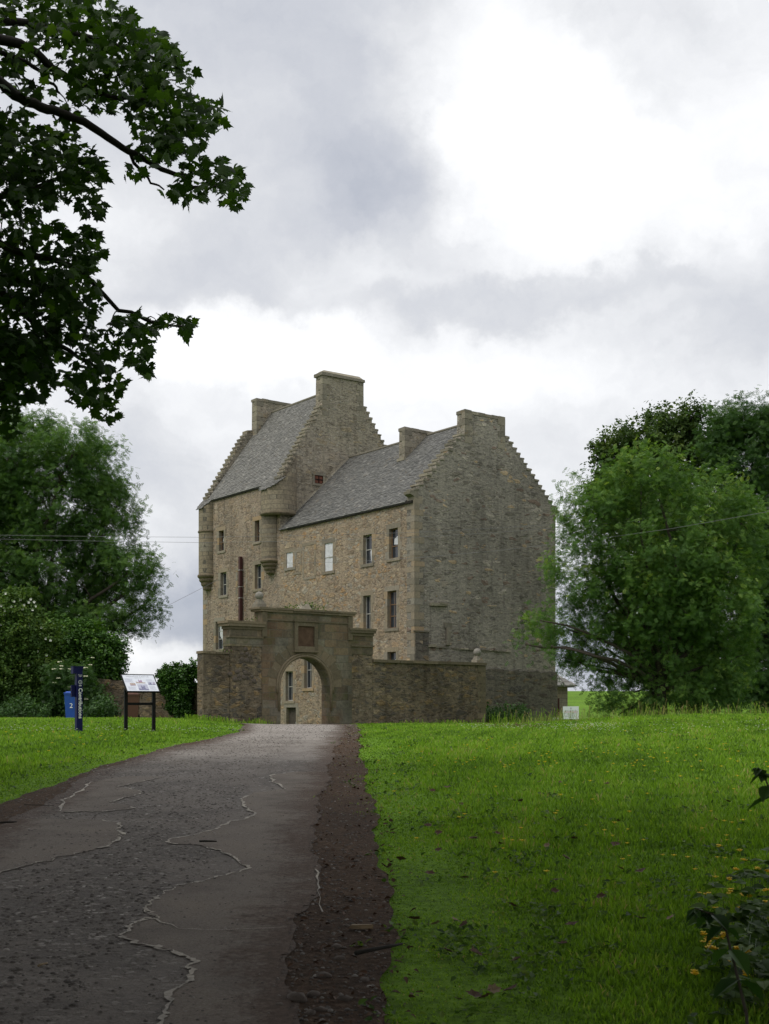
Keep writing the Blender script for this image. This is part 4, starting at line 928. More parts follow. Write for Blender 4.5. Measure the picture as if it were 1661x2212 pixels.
# ------------------------------------------------------------------ old wall on the left, with its little door
lw = empty('boundary_wall', (0, 0, 0), 0, 'rough brown boundary wall behind the brown bin, ivy hanging over it', 'wall')
mb = MB(); pts = [(-13.5, 52.6), (-10.9, 51.8), (-9.4, 51.4), (-8.15, 50.9), (-7.35, 50.3)]; tops = [3.0, 2.75, 2.7, 2.6, 2.85]
for i in range(4):
    (x0, y0), (x1, y1) = pts[i], pts[i + 1]; g0 = -.3
    mb.hull8([(x0, y0, g0), (x1, y1, g0), (x0, y0 + .5, g0), (x1, y1 + .5, g0), (x0, y0, tops[i]), (x1, y1, tops[i + 1]), (x0, y0 + .5, tops[i]), (x1, y1 + .5, tops[i + 1])])
mb.build('wall', M['yard'], lw)
mb = MB(); d = (Vector((-7.35, 50.3, 0)) - Vector((-8.15, 50.9, 0))).normalized(); nn = Vector((d.y, -d.x, 0)); nn = nn if nn.y < 0 else -nn
def lwp(px): k = kx(px); P0, P1 = Vector((-8.15, 50.9, 0)), Vector((-7.35, 50.3, 0)); t = (P0.x - k * P0.y) / (k * (P1.y - P0.y) - (P1.x - P0.x)); return P0.lerp(P1, t)
q0, q1 = lwp(411), lwp(429); zt = EYE + (HY - 1542) / F * 50.5; zb = .4
def slab(mb, p, q, z0, z1, o0, o1): mb.hull8([p + nn * o0 + Vector((0, 0, z0)), q + nn * o0 + Vector((0, 0, z0)), p + nn * o1 + Vector((0, 0, z0)), q + nn * o1 + Vector((0, 0, z0)), p + nn * o0 + Vector((0, 0, z1)), q + nn * o0 + Vector((0, 0, z1)), p + nn * o1 + Vector((0, 0, z1)), q + nn * o1 + Vector((0, 0, z1))])
slab(mb, q0 - d * .1, q1 + d * .1, zt, zt + .12, .07, -.02); dl = mb.build('low_doorway', M['moulding'], lw, fix=True)
mb = MB(); slab(mb, q0, q1, zb, zt, .02, -.02); mb.build('door_leaf', M['wood'], dl, fix=True)

# ------------------------------------------------------------------ trees and shrubs
def crown_leaves(blobs, n_clump, per, tmpl, size, clump_r, rnd_shift=0.0, shell=.45, droop=.0, flat=.7, top_light=.25):
    """blobs: (centre, (rx,ry,rz)); leaf clumps gathered towards the outside of each lobe, leaves facing outward and up"""
    w = np.array([b[1][0] * b[1][1] + b[1][1] * b[1][2] + b[1][0] * b[1][2] for b in blobs]); w = w / w.sum()
    pos = []; nrm = []; rn = []; ctrs = []
    zs = [b[0][2] for b in blobs]; z0, z1 = min(zs), max(zs) + .01
    for b, ww in zip(blobs, w):
        n = max(1, int(round(n_clump * ww))); d = unit(rng.normal(size=(n, 3)))
        rad = (shell + (1 - shell) * rng.random(n) ** .6)
        c = np.array(b[0])[None] + d * np.array(b[1])[None] * rad[:, None]
        k = np.maximum(3, (per * rng.uniform(.5, 1.5, n)).astype(int)); cr = clump_r * rng.uniform(.6, 1.35, n)
        idx = np.repeat(np.arange(n), k); m = len(idx)
        # every clump is a handful of leafy twigs that spread outwards and up
        tw = rng.integers(0, 5, m); key = (idx * 5 + tw); tdir = unit(rng.normal(size=(n * 5, 3)) * .75 + np.repeat(d, 5, 0) * .8 + np.array([0, 0, .35 - droop]))
        t = rng.random(m) ** .75; p = c[idx] + tdir[key] * (t * cr[idx] * 1.55)[:, None] + rng.normal(size=(m, 3)) * (cr[idx] * .16)[:, None]; ctrs.append(c)
        q = tdir[key] * t[:, None]
        nn = d[idx] * .35 + np.array([0, 0, .8]) + rng.normal(size=q.shape) * .65
        pos.append(p); nrm.append(nn)
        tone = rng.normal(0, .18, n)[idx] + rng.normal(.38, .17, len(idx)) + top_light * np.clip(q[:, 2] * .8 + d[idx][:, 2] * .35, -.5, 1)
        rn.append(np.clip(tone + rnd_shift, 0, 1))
    pos = np.concatenate(pos); nrm = np.concatenate(nrm); rn = np.concatenate(rn)
    sz = size * rng.uniform(.65, 1.25, len(pos))
    V, Fs, rr = scatter(tmpl[0], tmpl[1], pos, nrm, sz, rnd=rn)
    return V, Fs, rr, np.concatenate(ctrs)
def limb(mb, a, b, r0, r1, bend=.12, n=6, seg=7):
    a, b = Vector(a), Vector(b); L = (b - a).length; off = Vector((random.uniform(-1, 1), random.uniform(-1, 1), random.uniform(.2, 1))) * L * bend; pts = []
    for i in range(n + 1):
        t = i / n; pts.append(a.lerp(b, t) + off * math.sin(math.pi * t) * (1 - .3 * t) + Vector((random.gauss(0, 1), random.gauss(0, 1), random.gauss(0, 1))) * L * .012 * (0 < i < n))
    mb.tube(pts, [r0 + (r1 - r0) * (i / n) ** .8 for i in range(n + 1)], seg); return pts
def tree(name, label, cat, base, fork_z, blobs, leaf, tmpl, n_clump, per, size, clump_r, r_trunk, bark, group=None, twigs=90, **kw):
    bx, by = base; g = gz1(bx, by); root = empty(name, (bx, by, g), 0, label, cat, group)
    mb = MB(); o = Vector((bx, by, g)); fork = o + Vector((random.uniform(-.2, .2), random.uniform(-.2, .2), fork_z - g))
    mb.tube([o - Vector((0, 0, .4)), o + Vector((0, 0, .15)), o.lerp(fork, .35), o.lerp(fork, .7), fork], [r_trunk * 1.7, r_trunk * 1.25, r_trunk, r_trunk * .9, r_trunk * .8], 10)
    V, Fs, rr, ct = crown_leaves(blobs, n_clump, per, tmpl, size, clump_r, **kw)
    sk = [fork]
    for c, r in blobs:
        pts = limb(mb, fork + Vector((0, 0, random.uniform(-.4, .3))), Vector(c), r_trunk * random.uniform(.38, .6), r_trunk * .14); sk += pts[2:]
    skn = np.array([tuple(p) for p in sk])
    for i in rng.choice(len(ct), min(twigs, len(ct)), replace=False):
        d = ((skn - ct[i]) ** 2).sum(1); j = int(np.argmin(d)); limb(mb, sk[j], ct[i], r_trunk * .13, r_trunk * .03, .1, 4, 5)
    # everything in the tree's own frame
    off = Vector((bx, by, g)); mb.v = [tuple(Vector(v) - off) for v in mb.v]; mb.build('trunk', bark, root, shade=True)
    fast('crown', V - np.array(off)[None], Fs, rr, leaf, root); return root
def pb(px, py, rx, ry, Y, depth=1.0):
    """a lobe of foliage whose middle is seen at px,py at the distance Y"""
    c = W(px, py, Y); s = Y / F; m = (rx + ry) / 2 * s * depth; return (tuple(c), (rx * s, m, ry * s))

# pale ash beside the gable
Y = 46
b = [pb(*q, Y + random.uniform(-1.4, 1.0)) for q in [(1385, 1050, 85, 66), (1520, 1100, 90, 75), (1300, 1120, 78, 75), (1600, 1200, 45, 110), (1430, 1190, 150, 110), (1262, 1240, 66, 95), (1560, 1310, 80, 110), (1340, 1300, 110, 90), (1228, 1360, 56, 56),
     (1310, 1400, 85, 85), (1460, 1390, 120, 100), (1590, 1420, 45, 80), (1262, 1435, 36, 30), (1370, 1495, 70, 50), (1500, 1500, 95, 46), (1335, 1545, 42, 20), (1420, 1020, 50, 42), (1450, 1290, 110, 100), (1600, 1130, 30, 60)]]
b += [pb(1165, 1340, 26, 20, Y - 1), pb(1135, 1392, 26, 9, Y - 1), pb(1180, 1395, 22, 12, Y - 1), pb(1215, 1420, 16, 8, Y), pb(1270, 1062, 18, 22, Y)]
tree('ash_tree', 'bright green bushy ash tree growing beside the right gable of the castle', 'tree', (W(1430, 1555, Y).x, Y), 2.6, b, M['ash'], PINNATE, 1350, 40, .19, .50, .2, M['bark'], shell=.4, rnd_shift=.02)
# darker trees behind it, on the right edge
Y = 60
b = [pb(*q, Y + random.uniform(-1.5, 1.5)) for q in [(1322, 1000, 44, 55), (1292, 985, 24, 22), (1295, 1085, 45, 45), (1385, 955, 55, 50), (1440, 918, 40, 36), (1495, 902, 26, 26), (1475, 950, 50, 50), (1350, 1060, 60, 70), (1430, 1010, 85, 70), (1400, 1120, 95, 90), (1540, 980, 55, 60), (1500, 1150, 110, 130), (1440, 1300, 120, 150), (1500, 1450, 120, 90)]]
tree('cherry_tree', 'dark twiggy cherry tree rising behind the bright green ash tree', 'tree', (W(1490, 1555, Y).x, Y), 3.2, b, M['cherry'], DIAMOND, 1700, 62, .19, .46, .2, M['bark_dark'], shell=.2, )
Y = 56
b = [pb(*q, Y + random.uniform(-1.5, 1.5)) for q in [(1592, 908, 30, 30), (1645, 910, 34, 36), (1560, 945, 40, 50), (1600, 1000, 65, 70), (1690, 960, 60, 80), (1650, 1120, 75, 130), (1640, 1300, 60, 150), (1720, 1200, 90, 220), (1660, 1440, 55, 100), (1600, 1470, 40, 80), (1740, 1480, 90, 90)]]
tree('dark_tree', 'very dark dense tree at the right edge, tallest of the trees there', 'tree', (W(1690, 1555, Y).x, Y), 3.2, b, M['ash_dark'], PINNATE, 1500, 40, .24, .56, .3, M['bark_dark'], shell=.25, rnd_shift=-.28)
# the big ash on the left
Y = 58
b = [pb(*q, Y + random.uniform(-2, 2)) for q in [(70, 950, 75, 55), (160, 975, 70, 52), (215, 1020, 55, 58), (255, 1090, 50, 52), (120, 1080, 120, 100), (30, 1130, 90, 120), (215, 1160, 75, 75), (285, 1225, 48, 50), (230, 1280, 70, 62), (110, 1240, 120, 110), (322, 1250, 24, 30), (310, 1310, 26, 40), (262, 1348, 48, 26), (190, 1350, 60, 34), (-50, 1050, 90, 130), (-80, 1250, 110, 150), (60, 1340, 110, 70), (20, 985, 60, 60)]]
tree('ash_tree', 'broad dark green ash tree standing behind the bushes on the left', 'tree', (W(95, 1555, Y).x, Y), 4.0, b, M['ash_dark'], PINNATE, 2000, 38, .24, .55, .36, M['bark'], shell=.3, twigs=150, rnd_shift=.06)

def bush(name, label, cat, base, blobs, leaf, tmpl, n_clump, per, size, clump_r, **kw):
    return tree(name, label, cat, base, gz1(*base) + .7, blobs, leaf, tmpl, n_clump, per, size, clump_r, .06, M['bark_dark'], twigs=40, **kw)
Y = 53.2
b = [pb(*q, Y) for q in [(150, 1385, 52, 36), (205, 1392, 42, 30), (235, 1420, 26, 36), (190, 1440, 62, 52), (130, 1440, 50, 60), (232, 1480, 24, 40), (180, 1500, 60, 55), (110, 1510, 60, 50), (222, 1520, 26, 34), (255, 1398, 8, 8)]]
bush('ivy_thicket', 'rounded mass of glossy ivy between the blue bin and the boundary wall', 'bush', (W(175, 1555, Y).x, Y), b, M['ivy'], DIAMOND, 1100, 60, .15, .34, shell=.45)
Y = 50.5
b = [pb(*q, Y) for q in [(35, 1330, 46, 36), (70, 1385, 46, 46), (15, 1400, 60, 70), (85, 1450, 36, 50), (30, 1480, 70, 60), (-50, 1420, 60, 100), (62, 1300, 10, 18), (20, 1300, 16, 14), (95, 1500, 36, 45)]]
rose = bush('rose_bush', 'climbing wild rose bush dotted with small white flowers at the left edge', 'bush', (W(30, 1555, Y).x, Y), b, M['rose'], DIAMOND, 950, 60, .13, .34, shell=.4)
Y = 49.2
b = [pb(*q, Y) for q in [(130, 1475, 26, 36), (165, 1480, 30, 36), (120, 1510, 26, 22), (185, 1510, 26, 30), (205, 1535, 30, 22)]]
elder = bush('elder_bush', 'elder bush with flat cream flower heads behind the blue bin and post', 'bush', (W(160, 1556, Y).x, Y), b, M['weed'], PINNATE, 380, 22, .17, .26, shell=.3)
def flower_part(parent, name, pxs, Y, r, mat, flat=False):
    mb = MB()
    for px, py in pxs:
        if flat and mb.v: mb.build(name, mat, parent); mb = MB()
        c = W(px, py, Y) - parent.location
        if flat:
            for _ in range(14):
                a, q = random.random() * 6.28, r * math.sqrt(random.random()); stone_blob(mb, c + Vector((q * math.cos(a), q * math.sin(a) * .6, random.uniform(-.012, .02))), r * .30, (1, 1, .5), 5)
        else:
            for k in range(5):
                a = k * 1.257 + random.random() * .3; mb.face([c, c + Vector((r * math.cos(a - .5), -.03, r * math.sin(a - .5))), c + Vector((r * 1.15 * math.cos(a), -.045, r * 1.15 * math.sin(a))), c + Vector((r * math.cos(a + .5), -.03, r * math.sin(a + .5)))])
    return mb.build(name, mat, parent)
zz = lambda x, y: (x * .16905, 1269 + y * .16905)
Y = 56.5
b = [pb(*q, Y) for q in [(20, 1390, 70, 70), (100, 1400, 60, 60), (60, 1480, 90, 80), (160, 1440, 60, 70), (140, 1510, 90, 45), (-60, 1430, 80, 120), (205, 1455, 40, 60)]]
bush('hedge_shrub', 'deep dark shrubs behind the rose bush and the ivy, under the ash tree', 'bush', (W(80, 1555, Y).x, Y), b, M['ash_dark'], DIAMOND, 900, 50, .22, .45, shell=.1, rnd_shift=-.15)
flower_part(rose, 'white_blossom', [zz(x, y) for x, y in ((75, 75), (15, 235), (60, 340), (65, 405), (8, 475), (265, 155), (145, 245), (290, 280), (395, 150), (370, 190), (440, 185), (455, 240), (420, 285), (378, 397), (366, 452), (380, 485), (343, 492), (527, 512), (310, 710), (445, 662), (588, 655), (648, 675), (480, 815), (597, 865), (447, 952), (585, 957), (368, 990), (590, 1072), (310, 228), (180, 178), (70, 298))], 49.9, .052, M['petal_white'])
flower_part(elder, 'flower_head', [zz(x, y) for x, y in ((765, 952), (780, 1003), (785, 1042), (900, 1045), (1095, 1027), (1150, 990), (1185, 898), (1090, 1135), (750, 1160), (700, 1217), (885, 1270), (955, 1283), (1100, 1430), (690, 1045))], 48.5, .085, M['cream'], True)
# ivy hanging over the wall
def wall_y(px): return 51.1 if px < 390 else 50.7
b = [pb(*q, wall_y(q[0]) - .3) for q in [(358, 1455, 14, 14), (365, 1470, 20, 26), (390, 1458, 22, 20), (403, 1470, 14, 20), (380, 1490, 26, 28), (400, 1500, 12, 30), (385, 1520, 22, 24), (397, 1545, 16, 22), (362, 1482, 14, 12), (420, 1440, 8, 8), (425, 1455, 8, 9)]]
iv = tree('ivy', 'dark ivy cascading down the brown boundary wall beside the castle', 'ivy', (W(397, 1560, 50.2).x, 50.2), 1.6, b, M['ivy'], DIAMOND, 620, 60, .11, .13, .05, M['bark_dark'], twigs=30, shell=.2, rnd_shift=-.12, droop=.5)
# weeds at the wall foot, the bins and the gable
def weeds(name, label, boxes, n, h, leaf, tmpl=DIAMOND, size=.09):
    pos = []; nr = []
    for x0, x1, y0, y1, k in boxes:
        m = int(n * k); x = rng.uniform(x0, x1, m); y = rng.uniform(y0, y1, m); hh = h * (.35 + .65 * np.abs(np.sin(x * 1.9 + y)) * rng.uniform(.6, 1.2, m))
        t = rng.random((m, 9)); pos.append(np.stack([(x[:, None] + (t - .5) * .25 + rng.normal(0, .05, t.shape)).ravel(), (y[:, None] + rng.normal(0, .08, t.shape)).ravel(), (gz(x, y)[:, None] + t * hh[:, None]).ravel()], 1))
    pos = np.concatenate(pos); nrm = rng.normal(size=pos.shape) * .6 + np.array([0, -.3, .7]); V, Fs, rr = scatter(tmpl[0], tmpl[1], pos, nrm, size * rng.uniform(.6, 1.3, len(pos)), rnd=np.clip(rng.normal(.42, .22, len(pos)), 0, 1))
    o = fast(name, V, Fs, rr, leaf); return tag(o, label, 'weeds', None, 'stuff')
weeds('weeds', 'dense green weeds along the foot of the bushes on the left', [(-19, -13.4, 47.2, 50, 2.2), (-12.6, -10.9, 47.3, 49.8, .9), (-13.6, -12.4, 48.6, 49.6, .4)], 420, 1.0, M['weed'], size=.13)
gw0 = lxy(1.6, -1.4); gw1 = lxy(5.2, -1.2)
weeds('nettles', 'clump of green nettles at the foot of the dark gable wall', [(gw0[0], gw1[0] + .6, 58.0, 60.3, 1.0)], 480, 1.05, M['weed'], size=.13)
tuft = [lxy(2.41 * 0 + x, -3.9) for x in (-7, -6)]
gl = Vector(G0 + (0,))
def gwp(px, py, dy=.3): lx = wx(px); p = Vector((G0[0] + CA * lx - CB * dy, G0[1] + CB * lx + CA * dy, wz(py, lx))); return p
pos = np.concatenate([np.array([tuple(gwp(px, py))]) + rng.normal(size=(k, 3)) * np.array([.16, .08, .09]) for px, py, k in ((632, 1313, 50), (655, 1310, 60), (690, 1316, 50), (700, 1312, 40), (675, 1308, 60), (585, 1330, 30), (495, 1408, 60), (552, 1340, 30))])
V, Fs, rr = scatter(DIAMOND[0], DIAMOND[1], pos, rng.normal(size=pos.shape) + np.array([0, 0, .5]), .085)
tag(fast('wall_top_weeds', V, Fs, rr, M['rose']), 'small weeds rooted along the top of the gateway', 'weeds', None, 'stuff')

# ------------------------------------------------------------------ sycamore overhead
SY = 15.0
syc = empty('sycamore_tree', (-8.2, 11.5, gz1(-8.2, 11.5)), 0, 'sycamore with broad lobed leaves overhanging from the upper left corner', 'tree')
so = Vector(syc.location)
mb = MB(); fork = Vector((-8.0, 11.6, 6.2))
mb.tube([so + Vector((0, 0, -.4)), so + Vector((0, 0, .3)), so + Vector((.05, 0, 2.5)), fork, fork + Vector((.1, -.1, 4))], [.75, .5, .42, .38, .22], 12)
Z8 = lambda x, y: (x * .4272, y * .4272)
def px_limb(zpts, r0, r1, Y0, Y1, start=None):
    P = [W(*Z8(*q), Y0 + (Y1 - Y0) * i / (len(zpts) - 1)) for i, q in enumerate(zpts)]; 
    if start: P = [Vector(start), Vector(start).lerp(P[0], .5) + Vector((0, 0, .15))] + P
    n = len(P); Q = []; rr = []
    for i in range(n - 1):
        for k in range(3): Q.append(P[i].lerp(P[i + 1], k / 3) + Vector((random.gauss(0, .012), random.gauss(0, .012), random.gauss(0, .012)))); rr.append(r0 + (r1 - r0) * (i + k / 3) / (n - 1))
    Q.append(P[-1]); rr.append(r1); mb.tube(Q, rr, 7); return Q
sk = []
sk += px_limb([(0, 195), (150, 245), (250, 335), (400, 420), (520, 480), (640, 500), (800, 520), (900, 560)], .075, .014, 14.2, 15.6, (-8, 11.6, 9))
sk += px_limb([(0, 410), (70, 480), (170, 530), (270, 560), (420, 620), (560, 700), (650, 760), (780, 830), (880, 880), (980, 950), (1080, 945), (1180, 930)], .08, .012, 14.0, 15.2, (-8, 11.6, 8))
sk += px_limb([(0, 260), (100, 300), (200, 360), (270, 430), (300, 470)], .04, .015, 14.6, 15.0, (-7, 12, 8.5))
sk += px_limb([(0, 1000), (150, 960), (300, 900), (450, 870)], .06, .015, 14.6, 15.4, (-8, 11.6, 7))
sk += px_limb([(0, 1480), (150, 1600), (250, 1720), (400, 1800), (560, 1900)], .07, .015, 14.4, 15.2, (-8, 11.6, 6.4))
sk += px_limb([(0, 1240), (200, 1300), (400, 1350), (600, 1560), (800, 1640), (950, 1650)], .06, .012, 14.2, 15.2, (-8, 11.6, 6.8))
sk += px_limb([(0, 1980), (130, 1930), (300, 1890)], .05, .012, 14.6, 15.0, (-8, 11.6, 5.8))
sk += px_limb([(650, 765), (700, 850), (760, 920), (830, 960)], .025, .01, 14.9, 15.1)
sk += px_limb([(0, 100), (200, 130), (400, 180), (600, 230), (800, 300)], .07, .015, 15, 16.2, (-8, 11.6, 10))
e = [(60, 15, 120, 55, 1), (190, 55, 105, 62, 1), (290, 110, 90, 50, 1), (345, 160, 75, 62, 1), (250, 180, 110, 62, 1), (130, 115, 90, 48, .7), (425, 240, 48, 40, .9), (465, 245, 20, 38, .8), (390, 290, 55, 45, 1), (340, 320, 60, 36, .7), (330, 75, 30, 20, .8),
     (450, 370, 72, 36, 1), (500, 400, 34, 46, 1), (400, 415, 50, 22, .7), (350, 250, 80, 60, 1), (30, 140, 22, 16, .6), (60, 190, 50, 25, .5), (290, 370, 22, 16, .25),
     (45, 330, 70, 62, 1), (120, 300, 50, 40, .9), (100, 385, 95, 52, 1), (185, 365, 42, 52, 1), (55, 435, 62, 40, .9), (190, 440, 30, 26, .9), (140, 240, 35, 22, .5), (25, 250, 36, 26, .8),
     (80, 560, 110, 90, 1), (185, 530, 42, 45, 1), (60, 680, 110, 100, 1), (170, 640, 52, 70, 1), (140, 760, 110, 66, 1), (265, 700, 36, 24, .9), (325, 705, 26, 16, .8), (365, 690, 24, 15, .8), (402, 700, 17, 20, .8), (285, 750, 42, 40, 1), (215, 825, 52, 40, .9), (232, 880, 28, 28, .8), (310, 790, 20, 24, .8), (60, 820, 62, 46, 1), (20, 900, 24, 46, 1), (30, 770, 60, 60, 1), (170, 850, 26, 24, .6), (290, 680, 12, 12, .8)]
e += [(x, y + random.uniform(-40, 40), 130, 100, .6) for x in (-90, -270, -450, -620) for y in (0, 150, 300, 450, 600, 750, 860)]
pos = []; nrm = []
for cx, cy, rx, ry, dn in e:
    n = int(rx * ry * .05 * dn) + 8; Yd = SY + rng.normal(0, .95, n); a = rng.random(n) * 2 * math.pi; q = np.sqrt(rng.random(n))
    px = cx + rx * q * np.cos(a); py = cy + ry * q * np.sin(a); pos.append(np.stack([(px - CX) / F * Yd, Yd, EYE + (HY - py) / F * Yd], 1)); nrm.append(np.stack([rng.normal(0, .55, n), rng.normal(-.35, .5, n), rng.normal(.65, .4, n)], 1))
n_seen = sum(len(p) for p in pos)
# unseen crown over lane and lawn; masses behind and right added to shade ground
for c, r, n in [((-5, 8, 9.5), (3.2, 3.2, 1.8), 1500), ((-2, 5.0, 9.5), (3.4, 3.4, 1.6), 1800), ((1.6, 3.0, 9), (3.4, 3.4, 1.6), 1700), ((-4, 1, 8), (3.5, 3.5, 1.8), 1500), ((-9, 11, 10), (4, 4, 3), 1700), ((-8, 5, 8), (3, 3.5, 2), 1200), ((0, -1, 8.5), (3.5, 3, 1.6), 1300), ((3.6, 5.5, 9.0), (3.0, 2.8, 1.4), 1300), ((-1.0, 8.6, 10.8), (3.0, 2.6, 1.2), 1100), ((2.8, 8.2, 10.6), (2.6, 2.2, 1.2), 900), ((-4, -4, 6), (5, 2.5, 4), 2200), ((4, -3.5, 6), (5, 2.5, 4), 2200), ((6.8, 4, 6), (2.4, 4.5, 4), 3000), ((-7, 2, 6), (2, 4, 3), 1500)]:
    n = int(n * 2.0); d = unit(rng.normal(size=(n, 3))) * (rng.random((n, 1)) ** .4); p = np.array(c)[None] + d * np.array(r)[None]
    ok = p[:, 2] > EYE + .64 * p[:, 1] + .35; ok |= (p[:, 0] < -.36 * p[:, 1] - .5) | (p[:, 1] < 1)
    p = p[ok]; pos.append(p); nrm.append(rng.normal(size=p.shape) * .5 + np.array([0, 0, .8]))
pos = np.concatenate(pos); nrm = np.concatenate(nrm); sz = .135 * rng.uniform(.55, 1.25, len(pos)); sz[n_seen:] *= 3.4
tang = np.tile(np.array([[.35, -.2, -.8]]), (len(pos), 1)) + rng.normal(size=pos.shape) * .5
def scatter_leaf(pos, nrm, tang, sz, rnd):
    nrm = unit(nrm); y = unit(tang - nrm * (tang * nrm).sum(1, keepdims=True)); x = np.cross(y, nrm); tv, tf = MAPLE
    V = (tv[None, :, 0, None] * x[:, None] + tv[None, :, 1, None] * y[:, None] + tv[None, :, 2, None] * nrm[:, None]) * sz[:, None, None] + pos[:, None]
    k = len(tv); Fs = (tf[0][None] + (np.arange(len(pos)) * k)[:, None, None]).reshape(-1, 3); return V.reshape(-1, 3), [Fs], np.repeat(rnd, len(tf[0]))
V, Fs, rr = scatter_leaf(pos, nrm, tang, sz, np.clip(rng.normal(.45, .25, len(pos)), 0, 1))
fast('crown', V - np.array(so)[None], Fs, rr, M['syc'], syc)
skn = np.array([tuple(p) for p in sk])
for i in rng.choice(n_seen, 260, replace=False):
    d = ((skn - pos[i]) ** 2).sum(1); j = int(np.argmin(d))
    if d[j] < .22: limb(mb, sk[j], pos[i], .010, .004, .12, 4, 5)
mb.v = [tuple(Vector(v) - so) for v in mb.v]; mb.build('trunk', M['bark_dark'], syc, shade=True)

# ------------------------------------------------------------------ grass
def lawn_ok(x, y):
    j = rng.normal(0, 1, np.shape(x)); return (x < XL(y) - .02 + .05 * np.sin(y * 9) + .11 * j) | (x > XR(y) - .03 + .05 * np.sin(y * 7) - .22 * np.abs(j) * (np.sin(y * 3.1) * np.sin(y * 7.7) > -.2))
def blades(n, y0, y1, hmin, hmax, wmul, power, mask=None, spread=.42):
    u = rng.random(n); y = y0 * (y1 / y0) ** (u ** power); x = rng.uniform(-1, 1, n) * (spread * y + 2.6)
    ok = lawn_ok(x, y); lx, ly = tolocal(x, y); ok &= ~((ly > -3.95) & (lx > -14) & (lx < 1.2)); ok &= ~((ly > -.1) & (lx > -1) & (lx < 10.2))
    if mask is not None: ok &= mask(x, y)
    x, y = x[ok], y[ok]; n = len(x)
    pn = .5 + .5 * np.sin(x * 1.7 + 2 * np.sin(y * .9)) * np.sin(y * 1.3 + x * .6); pn2 = .5 + .5 * np.sin(x * 5.1 + y * 3.3) * np.sin(y * 4.7 - x * 2.2)
    d = np.minimum(np.abs(x - XL0(y)), np.abs(x - XR0(y))); edge = np.clip(d / 1.2, .35, 1)
    h = (hmin + (hmax - hmin) * rng.random(n) * (.45 + .55 * pn) * (.6 + .4 * pn2)) * edge; w = wmul * (.0022 + .00042 * y) * rng.uniform(.7, 1.4, n)
    a = rng.random(n) * 2 * math.pi; lean = h * rng.uniform(.1, .75, n); la = rng.random(n) * 2 * math.pi; z = gz(x, y) - .005
    dx, dy = np.cos(a) * w, np.sin(a) * w; lx_, ly_ = np.cos(la) * lean, np.sin(la) * lean
    V = np.stack([np.stack([x - dx, y - dy, z], 1), np.stack([x + dx, y + dy, z], 1), np.stack([x + dx * .8 + lx_ * .35, y + dy * .8 + ly_ * .35, z + h * .6], 1), np.stack([x - dx * .8 + lx_ * .35, y - dy * .8 + ly_ * .35, z + h * .6], 1), np.stack([x + lx_, y + ly_, z + h], 1)], 1)
    off = (np.arange(n) * 5)[:, None]; q = np.array([[0, 1, 2, 3]]) + off; t = np.array([[3, 2, 4]]) + off
    pn3 = np.sin(x * .55 + 1.9 * np.sin(y * .33)) * np.sin(y * .41 - .8 * x) + .6 * np.sin(x * 1.3 - y * .7 + 2 * np.sin(x * .8))
    rn = np.clip(rng.normal(.40, .23, n) + .25 * (pn - .5) + .34 * (pn2 - .5) + .10 * pn3, 0, 1); return V.reshape(-1, 3), q, t, rn
parts = [blades(330000, 3.2, 12, .015, .085, .9, .8), blades(250000, 10, 30, .035, .125, .9, .8), blades(115000, 26, 62, .05, .13, .9, .9)]
Vs = []; Q = []; T = []; r1 = []; o_ = 0
for V, q, t, rn in parts: Vs.append(V); Q.append(q + o_); T.append(t + o_); r1.append(rn); o_ += len(V)
rn = np.concatenate(r1)
tag(fast('grass', np.concatenate(Vs), [np.concatenate(Q), np.concatenate(T)], np.concatenate([rn, rn]), M['grass']), 'rough bright green grass covering both lawns beside the lane', 'grass', None, 'stuff')
n = 5200; y = 4.2 * (34 / 4.2) ** rng.random(n); x = rng.uniform(-.40, .40, n) * y; pt = np.sin(x * 2.7 + 1.3 * np.sin(y * 1.9)) * np.sin(y * 2.3 - x); ok = lawn_ok(x, y) & (pt > rng.uniform(-.4, .9, n)); x, y = x[ok], y[ok]
pos = np.repeat(np.stack([x, y, gz(x, y) + .035], 1), 5, 0) + rng.normal(size=(len(x) * 5, 3)) * np.array([.035, .035, .012])
V, Fs, rr = scatter(OVATE[0], OVATE[1], pos, rng.normal(size=pos.shape) * .5 + np.array([0, 0, 1.]), .030 * rng.uniform(.6, 1.7, len(pos)) * (1 + .02 * pos[:, 1])); tag(fast('lawn_weeds', V, Fs, rr, M['rose']), 'patches of darker broad-leaved weeds and clover in the lawn turf', 'weeds', None, 'stuff')
